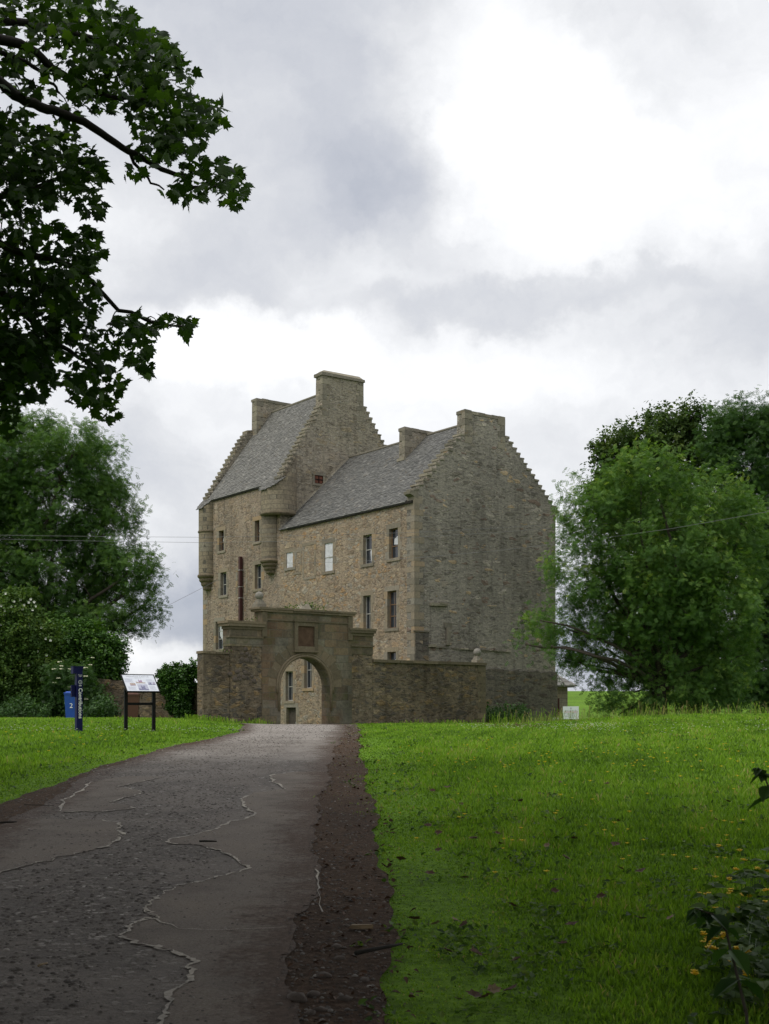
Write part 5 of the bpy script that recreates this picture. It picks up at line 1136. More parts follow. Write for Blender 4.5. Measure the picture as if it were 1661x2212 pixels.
# long seeding stalks on the crest of the lawn and against the walls
def stalks(n, box, h, mat, name, label, w=.010):
    x = rng.uniform(box[0], box[1], n); y = rng.uniform(box[2], box[3], n); cl_ = .5 + .5 * np.sin(x * 2.3 + 1.7 * np.sin(x * .9 + y)); ok = lawn_ok(x, y) & (rng.random(n) < .15 + .85 * cl_ ** 2); x, y, cl_ = x[ok], y[ok], cl_[ok]; n = len(x); z = gz(x, y)
    hh = h * (.35 + .75 * rng.random(n) ** 1.6) * (.6 + .5 * cl_); a = rng.normal(0, .22, n); b_ = rng.normal(0, .2, n); c = rng.random(n) * 6.28; dx, dy = np.cos(c) * w * .5, np.sin(c) * w * .5
    tx, ty, tz = x + hh * a, y + hh * b_, z + hh
    V = np.stack([np.stack([x - dx, y - dy, z], 1), np.stack([x + dx, y + dy, z], 1), np.stack([x + (tx - x) * .8 + dx, y + (ty - y) * .8 + dy, z + hh * .8], 1), np.stack([x + (tx - x) * .8 - dx, y + (ty - y) * .8 - dy, z + hh * .8], 1),
                  np.stack([tx - 2.2 * dx, ty - 2.2 * dy, z + hh * .88], 1), np.stack([tx + 2.2 * dx, ty + 2.2 * dy, z + hh * .9], 1), np.stack([tx, ty, tz], 1)], 1)
    off = (np.arange(n) * 7)[:, None]; q = np.concatenate([np.array([[0, 1, 2, 3]]) + off, np.array([[3, 2, 5, 4]]) + off]); t = np.array([[4, 5, 6]]) + off
    rn = rng.random(n); tag(fast(name, V.reshape(-1, 3), [q, t], np.concatenate([rn, rn, rn]), mat), label, 'grass', None, 'stuff')
stalks(700, (4.2, 15, 37.5, 44), .55, M['straw'], 'tall_grass', 'long seeding grass stalks along the crest of the right lawn')
stalks(2600, (3.6, 16, 38, 47), .45, M['grass'], 'long_green_grass', 'long green grass under the trees behind the right lawn')
q0, q1 = lxy(-12, -4.5), lxy(-4.5, -4.5)
stalks(260, (3.8, 9.3, 56.5, 60), .7, M['straw'], 'tall_grass', 'dry grass stalks in front of the dark gable wall', .014)
stalks(1800, (-8, -4.4, 47, 50.2), .24, M['grass'], 'long_green_grass', 'strip of green grass at the foot of the wall left of the arch', .02)
stalks(2000, (-1.6, 4.4, 53.5, 57.2), .22, M['grass'], 'long_green_grass', 'strip of green grass at the foot of the blackened garden wall', .02)
stalks(900, (-14, -8.2, 46.5, 49.6), .15, M['grass'], 'long_green_grass', 'rough grass in front of the bins and the boundary wall', .02)
# meadow flowers
def flowers(pts, mat, name, label, r, h=.16):
    mb = MB()
    for p in pts:
        x, y = p.x, p.y; hh = h * random.uniform(.6, 1.2); c = Vector((x + random.gauss(0, .02), y, gz1(x, y) + hh)); s = r * random.uniform(.7, 1.2) * (1 + .015 * y)
        for k in range(5):
            a = k * 1.257; mb.face([c + Vector((0, 0, -.3 * s)), c + Vector((s * math.cos(a - .6), s * math.sin(a - .6), .25 * s)), c + Vector((1.1 * s * math.cos(a), 1.1 * s * math.sin(a), .45 * s)), c + Vector((s * math.cos(a + .6), s * math.sin(a + .6), .25 * s))])
    return tag(mb.build(name, mat), label, 'flowers', None, 'stuff')
Z2 = lambda x, y: (767.6 + x * .5201, 1512 + y * .5201)
yb = [(435, 183), (470, 210), (545, 205), (575, 195), (660, 207), (555, 240), (655, 243), (720, 253), (745, 255), (770, 265), (820, 263), (900, 240), (915, 205), (930, 260), (990, 260), (1020, 203), (1050, 255), (1085, 262), (1215, 235), (1240, 275), (1210, 262), (1290, 283), (1330, 250), (1260, 210), (1480, 240), (1520, 215), (1548, 222), (1590, 237), (1475, 243), (1535, 245), (1583, 290), (1560, 285), (1290, 145), (1255, 170), (1130, 155), (1220, 130), (425, 293), (440, 295), (455, 295), (485, 285), (495, 283), (100, 305), (160, 350), (223, 307), (280, 290), (230, 232), (195, 235), (625, 300), (645, 305), (760, 305), (790, 303), (810, 305), (825, 308), (1145, 295), (1175, 293), (1155, 300), (1200, 285), (1340, 360), (1050, 333), (975, 388), (985, 478), (865, 410), (908, 443), (850, 455), (570, 408), (503, 393), (435, 427), (400, 455), (445, 550), (462, 548), (840, 517), (1115, 515), (818, 530), (1210, 430), (960, 575), (1090, 580), (1130, 585), (1053, 613), (1075, 617), (625, 628), (688, 620), (640, 655), (692, 660), (620, 678), (1205, 632), (1150, 663), (1135, 717), (1110, 755), (1268, 718), (1345, 707), (1372, 705), (1405, 810), (1455, 605), (1540, 630), (1475, 540), (1520, 572), (1558, 568), (1580, 582), (1610, 575), (1637, 508), (1575, 413), (1560, 670), (1498, 748), (1525, 707), (1505, 793), (575, 812), (770, 807), (1440, 872), (168, 423), (205, 518), (258, 662)]
fl = [hit(*Z2(*q)) for q in yb]
fl += [hit(*Z1(*q)) for q in ((160, 165), (180, 160), (230, 170), (245, 175), (270, 178), (295, 178), (330, 195), (420, 185), (440, 195), (420, 160), (195, 245), (160, 250), (50, 175), (210, 200), (305, 215), (250, 165), (560, 190), (500, 185), (130, 170), (285, 200), (345, 215), (20, 160))]
for _ in range(60):
    px, py = random.uniform(900, 1700), random.triangular(1580, 1720, 1650); fl.append(hit(px, py))
flowers(fl, M['yellow'], 'buttercups', 'yellow buttercups scattered through the lawns', .016, .15)
cl = []
for _ in range(300): cl.append(hit(random.uniform(990, 1330), random.triangular(1570, 1584, 1573)))
for _ in range(110): cl.append(hit(random.uniform(1220, 1661), random.uniform(1566, 1592)))
for _ in range(190): cl.append(hit(random.uniform(0, 520), random.triangular(1574, 1592, 1581)))
flowers(cl, M['petal_white'], 'white_clover', 'white clover flowers along the crest of the lawns', .012, .12)
flowers([hit(random.triangular(1020, 1200, 1120), random.triangular(1571, 1582, 1576)) for _ in range(170)] + [hit(random.uniform(1400, 1500), random.uniform(1568, 1575)) for _ in range(12)], M['petal_pink'], 'pink_clover', 'patch of dull pink clover on the lawn before the gable', .012, .14)
flowers([gwp(px, py) - Vector((0, 0, 0)) for px, py in ((688, 1312),)] * 0 + [hit(60, 1600)], M['yellow'], 'buttercup_clump', 'few buttercups on the left lawn', .012, .13)

# ------------------------------------------------------------------ loose things on lawn and lane
def fallen_leaf():
    mb = MB(); n = 7
    hp = [(0, -.5), (.25, -.32), (.48, -.2), (.36, .02), (.5, .26), (.22, .28), (0, .55)]; ring = hp + [(-x, y) for x, y in hp[-2:0:-1]]
    P = [Vector((x, y, .30 * abs(x) ** 1.2 * (1 if y > 0 else .5) + .18 * y * y + random.uniform(0, .09))) for x, y in ring]; c = Vector((0, 0, -.02))
    for i in range(len(P)): mb.face([c, P[i], P[(i + 1) % len(P)]], .5)
    mb.tube([c, Vector((0, -.5, .06)), Vector((.05, -.85, .2))], .018, 4, .5)
    return mb
lf = [(765, 355), (850, 358), (1045, 365), (700, 395), (685, 438), (440, 452), (445, 510), (790, 510), (855, 515), (1090, 525), (155, 563), (300, 545), (345, 575), (490, 600), (590, 578), (910, 600), (1080, 625), (345, 650), (875, 682), (1105, 730), (1185, 740), (310, 750), (455, 768), (835, 778), (830, 825), (1020, 850), (655, 888), (250, 945), (450, 970), (900, 970), (1185, 943), (860, 1050), (500, 1090), (670, 1120), (385, 1080), (645, 1248), (430, 1290), (490, 1275), (540, 1278), (1545, 440), (1365, 465), (120, 718), (190, 690), (500, 600), (605, 622), (1500, 520), (1310, 500), (320, 395), (380, 380)]
pale = [(795, 630), (335, 965), (1310, 940), (575, 1250), (415, 950)]
src = [fallen_leaf().build('fallen_leaf', M['dead_leaf']) for _ in range(4)]; srp = fallen_leaf().build('fallen_leaf', M['dead_leaf_pale'])
def place(o, p, s, lift=.035):
    o.location = (p.x, p.y, p.z + lift); o.scale = (s, s, s); o.rotation_euler = (random.uniform(-.5, .5), random.uniform(-.5, .5), random.random() * 6.28)
first = [True] * 5
for i, q in enumerate(lf):
    k = i % 4
    o = src[k] if first[k] else src[k].copy()
    if not first[k]: COL.objects.link(o)
    first[k] = False; place(o, hit(*Z2(*q)), random.uniform(.05, .09), .05); tag(o, 'curled dark brown fallen leaf lying on the right lawn', 'fallen leaf', 'brown fallen leaves on the lawn')
for q in pale:
    o = srp if first[4] else srp.copy()
    if not first[4]: COL.objects.link(o)
    first[4] = False; place(o, hit(*Z2(*q)), random.uniform(.05, .075), .05); tag(o, 'pale buff fallen leaf lying on the right lawn', 'fallen leaf', 'pale fallen leaves on the lawn')
st = [(1480, 680, .05), (1465, 705, .035), (1445, 838, .05), (1400, 857, .04), (1400, 1045, .06), (1412, 1090, .05), (1345, 1165, .06), (1235, 1265, .08), (1300, 1245, .06), (1215, 1157, .035), (1515, 1180, .05), (1285, 720, .03), (1430, 1260, .06), (1160, 1290, .05), (1330, 1305, .05), (1100, 1155, .02), (1250, 1100, .03), (1440, 950, .04), (1390, 760, .035), (1290, 1320, .05), (765, 395, .035), (1475, 240, .05), (1330, 445, .035)]
for x, y, r in st:
    mb = MB(); stone_blob(mb, (0, 0, 0), 1, (1.15, .85, .55), 9); p = hit(*Z1(x, y)); o = mb.build('loose_stone', M['stone_loose'], shade=True); o.location = (p.x, p.y, p.z + r * .35); r *= .62; o.scale = (r, r, r); o.rotation_euler = (0, 0, random.random() * 6)
    tag(o, 'small rough stone lying in the dirt along the right edge of the lane', 'stone', 'loose stones on the verge')
def stick(name, a, b, r, mat, label, bend=.02):
    A, B = hit(*a), hit(*b); mb = MB(); mb.tube([Vector((0, 0, r + .02)), (B - A) * .3 + Vector((0, 0, r + .022)), (B - A) * .7 + Vector((bend * .4, bend * .3, r + .021)), (B - A) + Vector((0, 0, r + .02))], [r, r * .95, r * .8, r * .5], 7)
    o = mb.build(name, mat, shade=True); o.location = A + Vector((0, 0, .03)); return tag(o, label, 'twig')
stick('twig', Z1(828, 616), Z1(900, 617), .009, M['bark_dark'], 'short dark stick lying across the middle of the lane')
stick('twig', Z1(158, 1152), Z1(196, 1138), .006, M['dead_leaf_pale'], 'thin pale straw-coloured stick on the cobbles at lower left')
stick('branch', Z2(0, 1102), Z2(195, 1062), .012, M['bark_dark'], 'broken dark branch lying at the grass edge beside the verge', .03)
stick('twig', Z1(0, 537), Z1(70, 533), .010, M['bark_dark'], 'dark stick on the left verge beside the smooth patch')
stick('twig', Z1(100, 457), Z1(225, 461), .005, M['bark'], 'long thin twig on the dirt of the left verge')
p = hit(*Z1(1500, 970)); mb = MB(); mb.hull8([(-.07, -.02, 0), (.07, -.03, 0), (-.06, .03, 0), (.07, .02, 0), (-.06, -.02, .02), (.07, -.02, .025), (-.05, .02, .02), (.06, .02, .02)]); o = mb.build('stone_chip', M['dead_leaf_pale']); o.location = p + Vector((0, 0, .03)); tag(o, 'flat whitish stone chip on the dark verge', 'stone')
# pebbles of the worn surface and the verge: uncountable
def pebbles(n, f0, f1, y0, y1, s0, s1, name, label, dz):
    y = y0 * (y1 / y0) ** rng.random(n); t = rng.random(n); x = f0(y) * (1 - t) + f1(y) * t; keep = np.ones(n, bool)
    for o in bpy.data.objects:
        pass
    u = np.array([(1, 0, 0), (.5, .8, 0), (-.5, .85, 0), (-1, 0, 0), (-.5, -.8, 0), (.5, -.85, 0), (.55, .1, .42), (0, .5, .5), (-.5, 0, .45), (0, -.45, .4)], float); u[:, 2] -= .1
    tf = [np.array([(6, 7, 8, 9)]), np.array([(0, 1, 6), (1, 7, 6), (1, 2, 7), (2, 8, 7), (2, 3, 8), (3, 4, 8), (4, 9, 8), (4, 5, 9), (5, 6, 9), (5, 0, 6)])]
    pos = np.stack([x, y, gz(x, y) + dz], 1); nr = np.tile([[0, 0, 1.]], (n, 1)) + rng.normal(size=(n, 3)) * .12
    V, Fs, rr = scatter(u, tf, pos, nr, s0 + (s1 - s0) * rng.random(n) ** 2.2); tag(fast(name, V, Fs, rr, M['pebble']), label, 'gravel', None, 'stuff')
pebbles(9500, PL, lambda y: PL(y) * .3 + PR(y) * .7, 4.2, 26, .008, .024, 'cobbles', 'worn little cobbles and chips standing out of the lane', .023)
pebbles(1500, lambda y: PL(y) * .35 + PR(y) * .65, lambda y: PR(y) + .05, 4.2, 26, .004, .013, 'gravel', 'loose chips lying on the smooth patches of the lane', .027)
pebbles(2600, PR, XR, 4.2, 45, .004, .018, 'gravel', 'gravel and chips in the dirt of the right verge', .02)
pebbles(1300, XL, PL, 9, 40, .004, .02, 'gravel', 'gravel and chips in the dirt of the left verge', .02)
pebbles(2600, PL, XR, 25, 50, .006, .022, 'gravel', 'loose gravel on the forecourt before the gateway', .024)
# dead leaf litter crumbs on the verge
n = 900; y = 4.3 * (40 / 4.3) ** rng.random(n); t = rng.random(n); x = PR(y) * (1 - t) + (XR(y) + .15) * t; pos = np.stack([x, y, gz(x, y) + .035], 1)
V, Fs, rr = scatter(OVATE[0], OVATE[1], pos, np.tile([[0, 0, 1.]], (n, 1)) + rng.normal(size=(n, 3)) * .4, .022 + .035 * rng.random(n) ** 2); tag(fast('leaf_litter', V, Fs, rr, M['dead_leaf']), 'crumbs of dead leaf on the dirt verge', 'leaf litter', None, 'stuff')

# ------------------------------------------------------------------ foreground plants at lower right
def leaf_obj(mbv, tmpl, p, tang, nrm, s):
    t = Vector(tang).normalized(); n = Vector(nrm); n = (n - t * n.dot(t)).normalized(); x = t.cross(n); base = len(mbv.v)
    for a, b_, c in tmpl[0]: mbv.v.append(tuple(Vector(p) + (x * a * mbv.wd + t * b_ + n * c) * s))
    r_ = random.random() * .8
    for f in tmpl[1]:
        for q in f: mbv.f.append(tuple(base + int(i) for i in q)); mbv.c.append(r_)
def nettle(label, stem_px, Y, nleaf, s, stem_r=.006, rot=0):
    P = [W(px, py, Y + dy) for px, py, dy in stem_px]; g = gz1(P[0].x, P[0].y); P[0].z = min(P[0].z, g); root = empty('nettle', (P[0].x, P[0].y, g), 0, label, 'plant'); o = Vector(root.location)
    Q = []
    for i in range(len(P) - 1):
        for k in range(4): Q.append(P[i].lerp(P[i + 1], k / 4))
    Q.append(P[-1]); mb = MB(); mb.tube([q - o for q in Q], [stem_r * (1 - .6 * i / len(Q)) for i in range(len(Q))], 7); mb.build('stem', M['bark'], root, shade=True)
    lm = MB(); lm.wd = 1.0
    for i in range(nleaf):
        t = .35 + .65 * i / max(nleaf - 1, 1); k = min(int(t * (len(Q) - 1)), len(Q) - 2); p = Q[k] - o; a = i * 1.57 + rot
        for sg in (0, math.pi):
            d = Vector((math.cos(a + sg), math.sin(a + sg), -.25 - .4 * random.random())); leaf_obj(lm, OVATE, p, d, (0, 0, 1), s * (1.1 - .5 * t) * random.uniform(.8, 1.2))
    for i in range(26):      # drooping flower catkins at the top
        p = Q[-1 - i % 5] - o; d = Vector((random.gauss(0, 1), random.gauss(0, 1), -.5 - random.random())); leaf_obj(lm, DIAMOND, p, d, (0, 0, 1), s * .28 * random.uniform(.6, 1.3))
    lm.build('leaves', M['weed'], root); return root
nettle('nettle stem leaning left in front of the yellow flowers, lower right corner', [(1640, 2330, 0), (1612, 2190, 0), (1588, 2090, .02), (1568, 2010, .03), (1540, 1975, .04), (1500, 1962, .05)], 3.6, 5, .12, .006, .4)
nettle('nettle top entering at the right edge above the brambles', [(1720, 1980, 0), (1690, 1800, 0), (1668, 1720, .0), (1650, 1675, .05), (1636, 1658, .05)], 4.6, 5, .11, .005, 1.0)
# low brambles: rosette of lobed leaves on arching stems
bo = hit(1640, 2040); br = empty('bramble', tuple(bo), 0, 'sprawling bramble with large dark leaves at the lower right edge', 'plant'); lm = MB(); lm.wd = 1.25; sm = MB()
for i in range(290):
    px, py = random.triangular(1470, 1860, 1660), random.uniform(1880, 2230)
    edge = 1640 - (py - 1880) * .35 if py < 2010 else 1500 + (py - 2010) * .28
    if px < edge + random.uniform(-25, 40): continue
    g = hit(px, py); hgt = random.uniform(.03, .24); p = Vector((g.x, g.y + hgt * 1.2, gz1(g.x, g.y) + hgt)) - bo
    a = random.random() * 6.28
    for k in (-.9, 0, .9): leaf_obj(lm, OVATE, p, (math.cos(a + k), math.sin(a + k), random.uniform(-.35, .2)), (random.gauss(0, .3), random.gauss(-.2, .3), 1), random.uniform(.05, .105))
    if i % 2 == 0: sm.tube([Vector((p.x * .75, p.y * .8, -.02)), p * .85 + Vector((0, 0, .05)), p], .0018, 5)
lm.build('leaves', M['rose'], br); sm.build('stems', M['weed'], br)
Z3 = lambda x, y: (1350 + x * .2675, 1620 + y * .2675)
pts = [(1065, 965), (895, 970), (1150, 985), (848, 1050), (862, 1135), (848, 1158), (1150, 1140), (1145, 1243), (940, 1280), (738, 1288), (965, 1172), (1003, 1187), (640, 1493), (675, 1535), (668, 1555), (790, 1522), (810, 1497), (732, 1535), (690, 1610), (715, 1605), (905, 1612), (925, 1635), (862, 1640), (990, 1645), (1022, 1642), (1045, 1648), (880, 1710), (970, 1820), (558, 1815), (663, 1170), (880, 1555), (962, 895), (925, 820), (760, 775)]
mb = MB(); fc = hit(1590, 2030)
for x, y in pts:
    px, py = Z3(x, y); g = hit(px, py); hh = .13; t = 1 - hh / EYE * 0; c = Vector((g.x, g.y, g.z)); c = Vector((0, 0, EYE)).lerp(c, .90) - fc
    for m_ in range(4):
        cc = c + Vector((random.gauss(0, .008), random.gauss(0, .008), random.gauss(0, .005))); s = .015
        for k in range(5): a = k * 1.257 + m_; mb.face([cc, cc + Vector((s * math.cos(a - .6), s * math.sin(a - .6), .5 * s)), cc + Vector((1.2 * s * math.cos(a), 1.2 * s * math.sin(a), .7 * s)), cc + Vector((s * math.cos(a + .6), s * math.sin(a + .6), .5 * s))])
o = mb.build('yellow_flowers', M['yellow']); o.location = fc; tag(o, 'orange-yellow flower heads among the bramble leaves, lower right', 'flowers', None, 'stuff')

# ------------------------------------------------------------------ small made things
def text(name, body, size, mat, parent, mtx, ext=.001, align='CENTER', spacing=1.0, bold=0.0):
    cu = bpy.data.curves.new('letters', 'FONT'); cu.body = body; cu.size = size; cu.extrude = ext; cu.align_x = align; cu.align_y = 'CENTER'; cu.space_character = spacing; cu.offset = bold; cu.resolution_u = 3
    t = bpy.data.objects.new('letters', cu); COL.objects.link(t); dg = bpy.context.evaluated_depsgraph_get(); dg.update(); me = bpy.data.meshes.new_from_object(t.evaluated_get(dg)); bpy.data.objects.remove(t); bpy.data.curves.remove(cu)
    me.name = name; me.materials.clear(); me.materials.append(mat); o = bpy.data.objects.new(name, me); COL.objects.link(o); o.parent = parent; o.matrix_local = mtx; return o
FACE = Matrix.Rotation(R(90), 4, 'X')            # text standing up, read from -y

# contribution post
p = hit(170, 1584); post = empty('contribution_post', tuple(p), R(33), 'dark navy blue contribution post with white vertical lettering on the left lawn', 'post')
mb = MB(); w = .065; H_ = 1.46; mb.hull8([(-w * 1.05, -w * 1.05, -.2), (w * 1.05, -w * 1.05, -.2), (-w * 1.05, w * 1.05, -.2), (w * 1.05, w * 1.05, -.2), (-w, -w, H_ - .08), (w, -w, H_ - .08), (-w, w, H_ - .08), (w, w, H_ - .08)]); mb.build('shaft', M['navy'], post)
mb = MB(); mb.hull8([(-w, -w - .002, H_ - .14), (w, -w - .002, H_ - .08), (-w, w, H_ - .14), (w, w, H_ - .08), (-w - .085, -w - .012, H_), (w + .02, -w - .012, H_), (-w - .085, w + .012, H_), (w + .02, w + .012, H_)])
mb.box(-w - .085, -w - .001, -w - .01, w + .01, H_ - .15, H_ - .002); mb.build('slotted_head', M['navy'], post)
mb = MB(); mb.box(-w - .09, w + .03, -w - .02, w + .02, H_ + .001, H_ + .014); mb.build('lid', M['navy'], post)
mb = MB(); mb.box(-w - .10, -w - .002, .0, .05, H_ - .66, H_ - .40); mb.build('card_box', M['navy'], post)
tm = Matrix.Translation((.012, -w - .006, H_ - .80)) @ FACE @ Matrix.Rotation(R(-90), 4, 'Z'); text('lettering', 'Contributions', .118, M['white'], post, tm, bold=.002)
text('small_lettering', 'Forever\nCare', .03, M['white'], post, Matrix.Translation((.01, -w - .006, H_ - .195)) @ FACE)
mb = MB()      # round emblem with its small badge
for k in range(20):
    a0, a1 = 2 * math.pi * k / 20, 2 * math.pi * (k + 1) / 20; cz = H_ - .335
    mb.face([(.01 + r_ * math.cos(a), -w - .007, cz + r_ * math.sin(a)) for r_, a in ((.028, a0), (.045, a0), (.045, a1), (.028, a1))])
mb.face([(.01 - .014, -w - .007, H_ - .345), (.01 + .014, -w - .007, H_ - .345), (.01, -w - .007, H_ - .318)]); mb.box(-.02, .04, -w - .008, -w - .004, H_ - .425, H_ - .395); mb.build('emblem', M['grey_ink'], post)

# information panel
p = hit(302, 1583); ang = R(31); board = empty('information_board', tuple(p), ang, 'black framed information board on two black posts, white tilted panel', 'information board')
for s in (-.335, .335):
    mb = MB(); mb.box(s - .036, s + .036, -.036, .036, -.3, 1.02); mb.build('leg', M['black'], board)
mb = MB(); mb.box(-.298, .298, -.025, .025, .64, .70); mb.build('crossbar', M['black'], board)
pw, ph, tilt = .76, .56, R(43); pm = Matrix.Translation((.0, -.04, 1.15)) @ Matrix.Rotation(tilt, 4, 'X')
pn = bpy.data.objects.new('tmp', None); bpy.data.objects.remove(pn)
def panel(mbx, name, mat, z=0, par=None):
    o = mbx.build(name, mat, par or board); o.matrix_local = pm if par is None else Matrix.Identity(4); return o
mb = MB(); mb.box(-pw / 2 - .02, pw / 2 + .02, -ph / 2 - .02, ph / 2 + .02, -.03, -.001); fr_ = panel(mb, 'panel_frame', M['black'])
mb = MB()
for q in ((-pw / 2 - .02, pw / 2 + .02, ph / 2, ph / 2 + .02), (-pw / 2 - .02, pw / 2 + .02, -ph / 2 - .02, -ph / 2), (-pw / 2 - .02, -pw / 2, -ph / 2, ph / 2), (pw / 2, pw / 2 + .02, -ph / 2, ph / 2)): mb.box(*q, -.0005, .009)
panel(mb, 'rim', M['black'], par=fr_)
mb = MB(); mb.box(-pw / 2 + .001, pw / 2 - .001, -ph / 2 + .001, ph / 2 - .001, -.0008, .002); sheet = panel(mb, 'panel', M['paper'])
def pic(name, x0, x1, y0, y1, mat, par=sheet, z=.0032): mb = MB(); mb.box(x0, x1, y0, y1, .0025, z, .5); return panel(mb, name, mat, par=par)
text('title', 'MIDHOPE CASTLE', .066, M['grey_ink'], sheet, Matrix.Translation((-.02, .222, .003)), .0004, spacing=1.05)
text('subtitle', 'A BRIEF HISTORY', .022, M['grey_ink'], sheet, Matrix.Translation((-.02, .172, .003)), .0004)
def picture(name, x0, x1, y0, y1, sky_, house, dark):
    o = pic(name, x0, x1, y0, y1, sky_); w_, h_ = x1 - x0, y1 - y0; m = MB(); P = lambda q: [(x0 + u * w_, y0 + v * h_, .0038) for u, v in q]
    m.face(P([(.3, .2), (.7, .2), (.7, .62), (.62, .85), (.54, .62), (.42, .62), (.38, .9), (.3, .62)]), .5); panel(m, 'pictured_house', house, par=o)
    m = MB(); m.face([(x, y, .0042) for x, y, _ in P([(0, 0), (1, 0), (1, .16), (.6, .24), (.25, .2), (0, .4)])], .5); panel(m, 'pictured_ground', dark, par=o)
picture('picture', -.10, .12, -.01, .145, M['paper'], M['ink_mauve'], M['ink_tan'])
picture('picture', -.09, .15, -.245, -.045, M['ink_pale'], M['ink_violet'], M['ink_violet'])
picture('picture', .18, .285, -.06, .05, M['ink_pale'], M['ink_violet'], M['ink_violet']); picture('picture', .292, .355, -.06, .05, M['ink_pale'], M['ink_mauve'], M['ink_violet'])
picture('picture', -.26, -.13, -.09, -.005, M['ink_tan'], M['ink_tan'], M['ink_mauve'])
mb = MB()
for x0, x1, ya_, yb_ in ((-.35, -.14, .02, .15), (-.33, -.13, -.24, -.13), (.16, .35, .07, .13), (.18, .36, -.24, -.09)):
    y_ = yb_
    while y_ > ya_:
        mb.box(x0, x1 - random.random() * .05, y_ - .004, y_, .0025, .003); y_ -= .014
panel(mb, 'printed_text', M['ink_pale'], par=sheet)

# wheelie bins
def wheelie_bin(px, py, Y, rz, body, label, num=None, s=1.0):
    x = W(px, py, Y).x; root = empty('wheelie_bin', (x, Y, gz1(x, Y)), rz, label, 'wheelie bin'); root.scale = (s, s, s); h = .98
    m = MB(); m.hull8([(-.215, -.24, .04), (.215, -.24, .04), (-.215, .22, .04), (.215, .22, .04), (-.275, -.33, h - .05), (.275, -.33, h - .05), (-.275, .30, h - .05), (.275, .30, h - .05)]); m.box(-.29, .29, -.345, .315, h - .05, h); o = m.build('body', body, root)
    m = MB(); m.hull8([(-.298, -.375, h + .002), (.298, -.375, h + .002), (-.298, .33, h + .002), (.298, .33, h + .002), (-.29, -.37, h + .04), (.29, -.37, h + .04), (-.29, .34, h + .055), (.29, .34, h + .055)])
    m.hull8([(-.25, -.30, h + .04), (.25, -.30, h + .04), (-.25, .28, h + .05), (.25, .28, h + .05), (-.2, -.22, h + .085), (.2, -.22, h + .085), (-.2, .22, h + .095), (.2, .22, h + .095)]); m.build('lid', body, root)
    m = MB(); m.tube([(-.24, .39, h - .02), (.24, .39, h - .02)], .018, 8); m.box(-.24, -.2, .31, .39, h - .045, h - .005); m.box(.2, .24, .31, .39, h - .045, h - .005); m.build('handle', body, root)
    for sx in (-1, 1):
        m = MB(); m.tube([(sx * .2, .24, .1), (sx * .27, .24, .1)], .1, 14); m.build('wheel', M['black'], root)
    if num: text('number', num, .26, M['white'], o, Matrix.Translation((-.02, -.305, .52)) @ Matrix.Rotation(R(-6), 4, 'X') @ FACE, .003)
    return root
wheelie_bin(155, 1553, 45.8, R(14), M['binblue'], 'bright blue wheelie bin with a white number 2 behind the navy post', '2', 1.0)
bb = wheelie_bin(286, 1560, 49.0, R(8), M['binbrown'], 'brown wheelie bin behind the information board, slabs on its lid', None, 1.02)
for i, (dx, dz, w_) in enumerate(((.02, 0, .25), (-.03, .045, .19), (.12, .02, .16))):
    m = MB(); m.box(-w_, w_, -.14, .14, .0, .035, None, .012); o = m.build('slab', M['dead_leaf_pale'] if i != 1 else M['signwhite']); bl = bb.location; o.location = (bl.x + .05 + dx, bl.y - .05, bl.z + 1.105 + dz + .003 * i); o.rotation_euler = (0, 0, R(8 + 12 * i))
    tag(o, ('wide grey slab lying lowest on the lid of the brown bin', 'small whitish slab on top of the pile on the brown bin', 'narrow slab at the right of the pile on the brown bin')[i], 'slab')
# private property board
Y = 40.0; x = W(1233, 1560, Y).x; sg = empty('private_sign', (x, Y, gz1(x, Y)), R(-4), 'white private property notice on a wooden stake by the castle corner', 'sign'); g = gz1(x, Y); zc = EYE + (HY - 1539.5) / F * Y - g
mb = MB(); mb.box(-.035, .075 - .02, .012, .06, -.3, zc + .1); mb.build('stake', M['wood'], sg)
mb = MB(); mb.box(-.262, .262, -.008, .010, zc - .21, zc + .21); bd = mb.build('board', M['signwhite'], sg)
for body, z_, s_, mt in (('HOPETOUN ESTATE', .065, .043, 'grey_ink'), ('PRIVATE PROPERTY', .018, .052, 'red_ink'), ("Please respect our residents' privacy", -.035, .031, 'dark_ink'), ('No Photography', -.075, .034, 'dark_ink'), ('Keep access clear / No Parking', -.115, .031, 'dark_ink'), ('Thank you', -.155, .034, 'dark_ink')):
    text('lettering', body, s_, M[mt], bd, Matrix.Translation((0, -.010, zc + z_)) @ FACE, .0006)
mb = MB(); mb.face([(.025 * math.cos(a), -.0105, zc + .145 + .03 * math.sin(a)) for a in np.linspace(0, 6.28, 13)[:-1]]); mb.face([(-.008, -.0105, zc + .115), (-.008, -.0105, zc + .095), (.008, -.0105, zc + .095), (.008, -.0105, zc + .115)]); mb.build('emblem', M['grey_ink'], bd)
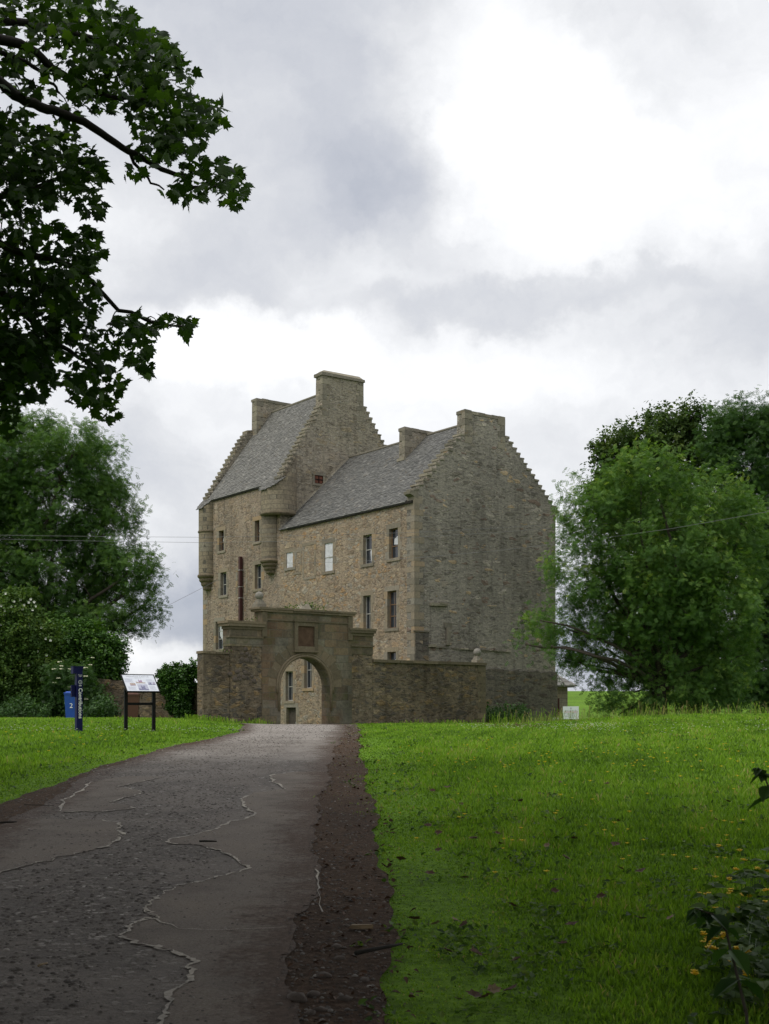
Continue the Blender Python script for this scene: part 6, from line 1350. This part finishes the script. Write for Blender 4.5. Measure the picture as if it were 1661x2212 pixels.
# small outbuilding past the gable
Y = 76.0; hx = W(1226, 1500, Y).x; hut = empty('outbuilding', (hx, Y, gz1(hx, Y)), R(12), 'small sandstone outbuilding with stone slab roof just behind the castle', 'outbuilding'); hg = gz1(hx, Y); ez = EYE + (HY - 1483) / F * Y - hg
mb = MB(); mb.box(-3.6, 0, 0, 4, -1.5, ez); mb.build('wall', M['turret'], hut)
mb = MB()
for i in range(5):
    t0, t1 = i / 5, (i + 1) / 5 + .06; z0, z1 = ez + t0 * 1.1, ez + t1 * 1.1; y0, y1 = -.3 + 2.3 * t0, -.3 + 2.3 * t1
    for k in range(6):
        a, b_ = -3.9 + 4.4 * k / 6, -3.9 + 4.4 * (k + 1) / 6 - .02; e = .55 * t0; e1 = .55 * t1
        if k == 5: b_ -= e * 2.2
        mb.hull8([(a, y0, z0), (b_, y0, z0), (a, y1, z1), (b_ - (e1 - e), y1, z1), (a, y0, z0 + .09), (b_, y0, z0 + .09), (a, y1, z1 + .05), (b_ - (e1 - e), y1, z1 + .05)])
mb.hull8([(-.3, -.2, ez - .02), (.5, -.2, ez - .05), (-.3, 4.2, ez - .02), (.5, 4.2, ez - .05), (-1.2, 1.9, ez + 1.0), (-1.1, 1.9, ez + 1.0), (-1.2, 2.1, ez + 1.0), (-1.1, 2.1, ez + 1.0)]); mb.build('roof', M['slate'], hut)
mb = MB(); mb.tube([(-.62, -.07, ez - .75), (-.62, -.07, ez - 1.75)], .055, 8); mb.build('downpipe', M['rust'], hut)
mb = MB(); mb.box(-1.0, -.88, -.02, .02, -.1, .35); mb.box(-1.35, -.5, -.03, .02, ez - 2.35, ez - 1.85); mb.build('trim_stone', M['dressed'], hut)
# steel barrier
mb = MB(); A, B, Cc = W(1196, 1552, 62), W(1275, 1557, 60.5), W(1345, 1549, 59); mb.tube([A, A.lerp(B, .5), B, Cc], .05, 8); m0 = mb; bar = empty('barrier', (B.x, B.y, gz1(B.x, B.y)), 0, 'low galvanised tube barrier behind the private property notice', 'barrier'); bo_ = Vector(bar.location)
mb.v = [tuple(Vector(v) - bo_) for v in mb.v]; mb.build('rail', M['steel'], bar, shade=True)
for q in (A, B, Cc):
    m = MB(); m.tube([Vector((q.x, q.y, gz1(q.x, q.y) - .2)) - bo_, q - bo_], .05, 8); m.build('upright', M['steel'], bar)
# overhead wires
def wire(P, r, label):
    mb = MB(); n = len(P); Q = []
    for i in range(n - 1):
        for k in range(6): Q.append(Vector(P[i]).lerp(Vector(P[i + 1]), k / 6))
    Q.append(Vector(P[-1]))
    for i in range(1, len(Q) - 1): pass
    mb.tube(Q, r, 5); o = mb.build('overhead_wire', M['wire']); return tag(o, label, 'wire', 'overhead wires')
def wpath(pts, Y0, Y1): return [W(px, py, Y0 + (Y1 - Y0) * i / (len(pts) - 1)) for i, (px, py) in enumerate(pts)]
WY = 47.2
wire(wpath([(-300, 1150), (0, 1156), (215, 1159), (430, 1160.5), (650, 1157), (885, 1150.5), (1050, 1142), (1206, 1132.5), (1450, 1114), (1900, 1075)], WY, WY), .006, 'upper of the two long level wires crossing before the castle')
wire(wpath([(-300, 1158), (0, 1164.5), (215, 1169), (430, 1172), (650, 1169), (885, 1161), (1050, 1152), (1206, 1140), (1450, 1119), (1900, 1075)], WY, WY), .006, 'lower of the two long level wires crossing before the castle')
wire([W(2000, 1025, 38), W(1661, 1105, 40), W(1450, 1142, 42.3), W(1276, 1166, 44.4), W(1080, 1189, 47.5), W(900, 1205, 53), W(756, 1213.7, 60), W(610, 1216.5, 70)], .0075, 'single pale wire rising right from the castle across the ash tree')
wire([W(472, 1252, 74), W(435, 1271, 72), W(337, 1321, 66), W(200, 1380, 62)], .009, 'short slanting wire from the left turret down to the ash tree')
